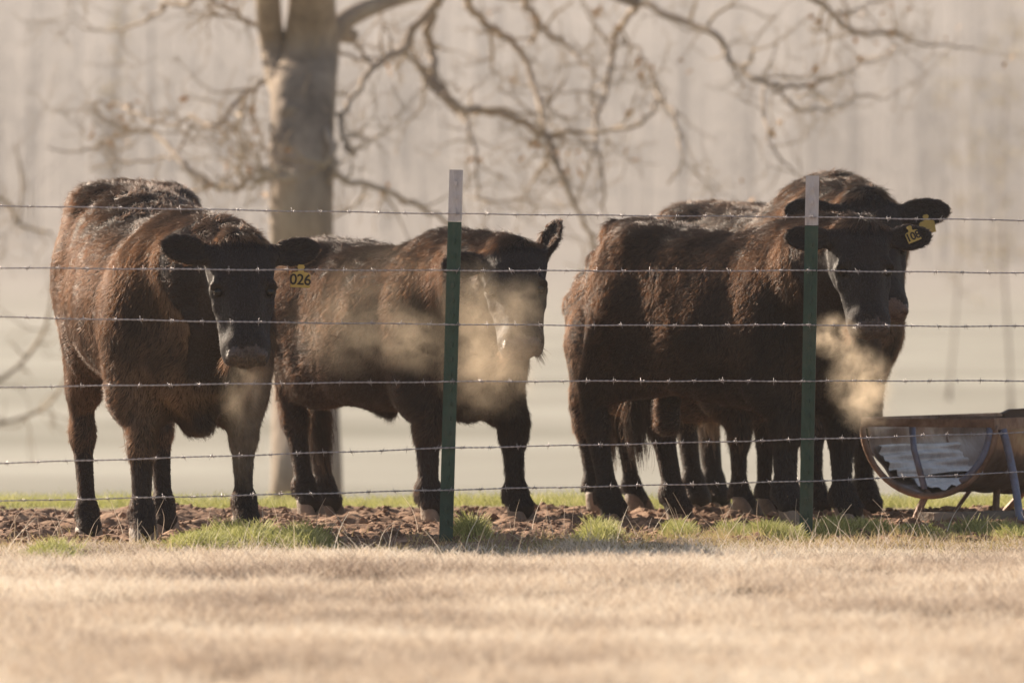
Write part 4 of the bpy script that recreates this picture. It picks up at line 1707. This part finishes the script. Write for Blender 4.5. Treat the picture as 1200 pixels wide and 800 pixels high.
# ------------------------------------------------------------------ breath steaming from the muzzles
def steam_mat(name, dens, scale, seed, color=(1, .85, .66)):
    m = bpy.data.materials.new(name)
    m.use_nodes = True
    N = m.node_tree.nodes
    L = m.node_tree.links
    for n in list(N):
        if n.type == 'BSDF_PRINCIPLED':
            N.remove(n)
    v = N.new('ShaderNodeVolumePrincipled')
    v.inputs['Color'].default_value = (*color, 1)
    v.inputs['Anisotropy'].default_value = .35
    tc = N.new('ShaderNodeTexCoord')
    ln = N.new('ShaderNodeVectorMath')
    ln.operation = 'LENGTH'
    L.new(tc.outputs['Object'], ln.inputs[0])
    nz = N.new('ShaderNodeTexNoise')
    nz.noise_dimensions = '4D'
    nz.inputs['W'].default_value = seed * 3.7
    nz.inputs['Scale'].default_value = scale
    nz.inputs['Detail'].default_value = 8
    nz.inputs['Roughness'].default_value = .62
    nz.inputs['Distortion'].default_value = .5
    L.new(tc.outputs['Object'], nz.inputs['Vector'])
    fo = N.new('ShaderNodeMapRange')
    fo.interpolation_type = 'SMOOTHSTEP'
    L.new(ln.outputs['Value'], fo.inputs[0])
    fo.inputs[1].default_value = 1.0
    fo.inputs[2].default_value = .0
    fo.inputs[3].default_value = 0
    fo.inputs[4].default_value = 1
    mr = N.new('ShaderNodeMapRange')
    mr.interpolation_type = 'SMOOTHSTEP'
    L.new(nz.outputs[0], mr.inputs[0])
    mr.inputs[1].default_value = .36
    mr.inputs[2].default_value = .72
    mr.inputs[3].default_value = 0.0
    mr.inputs[4].default_value = dens * 1.9
    mu = N.new('ShaderNodeMath')
    mu.operation = 'MULTIPLY'
    L.new(fo.outputs[0], mu.inputs[0])
    L.new(mr.outputs[0], mu.inputs[1])
    L.new(mu.outputs[0], v.inputs['Density'])
    L.new(v.outputs[0], N['Material Output'].inputs['Volume'])
    return m


import bmesh


def breath(label, puffs, seed):
    root = bpy.data.objects.new('breath_cloud', None)
    p0 = W(puffs[0][0], puffs[0][1], puffs[0][2])
    root.location = p0
    link(root)
    tag(root, label, 'breath', 'clouds of breath steaming from the cattle')
    for i, (px, py, y, rx, rz, ry, dens) in enumerate(puffs):
        me = bpy.data.meshes.new('puff')
        bm = bmesh.new()
        bmesh.ops.create_icosphere(bm, subdivisions=3, radius=1.0)
        bm.to_mesh(me)
        bm.free()
        me.materials.append(steam_mat('steam_%s_%d' % (seed, i), dens, 2.1, seed + i))
        o = link(bpy.data.objects.new('puff', me), root)
        w = W(px, py, y)
        o.location = w - p0
        s_ = y / F
        o.scale = (rx * s_, ry, rz * s_)
        o.rotation_euler = (0, random.uniform(-.4, .4), 0)


breath('breath cloud drifting over the left foreleg of the cow tagged 026',
       [(290, 465, 24.95, 40, 62, .10, 4), (288, 530, 25.1, 36, 60, .08, 3.2), (300, 435, 24.9, 28, 34, .06, 3)], 1)
breath('largest breath cloud, hanging over the face and chest beside the left post',
       [(578, 398, 26.9, 80, 78, .14, 3.0), (552, 352, 26.9, 50, 60, .10, 2.6), (612, 352, 26.85, 42, 40, .08, 1.6), (575, 440, 27.0, 75, 60, .12, 2.6),
        (475, 395, 27.4, 75, 50, .10, 2.8), (400, 385, 27.7, 80, 70, .10, 1.2), (440, 330, 27.8, 100, 55, .10, .8)], 20)
breath('breath cloud in two puffs under the muzzle of the bull tagged 108',
       [(978, 394, 26.4, 36, 34, .08, 9), (1010, 448, 26.6, 50, 50, .10, 7), (1020, 476, 26.7, 48, 40, .10, 5), (1000, 420, 26.5, 30, 30, .07, 5)], 40)

# ------------------------------------------------------------------ haze
hz = bpy.data.materials.new('haze')
hz.use_nodes = True
N = hz.node_tree.nodes
for n in list(N):
    if n.type == 'BSDF_PRINCIPLED':
        N.remove(n)
v = N.new('ShaderNodeVolumePrincipled')
v.inputs['Color'].default_value = (0.72, 0.70, 0.705, 1)
v.inputs['Density'].default_value = HAZE_DENSITY
v.inputs['Anisotropy'].default_value = 0.0
hz.node_tree.links.new(v.outputs[0], N['Material Output'].inputs['Volume'])
m = MB()
m.box((0, 585, 41), (2400, 1430, 90))
o = m.build('haze', hz, smooth=False)
tag(o, 'pale morning mist filling the pasture', kind='stuff')
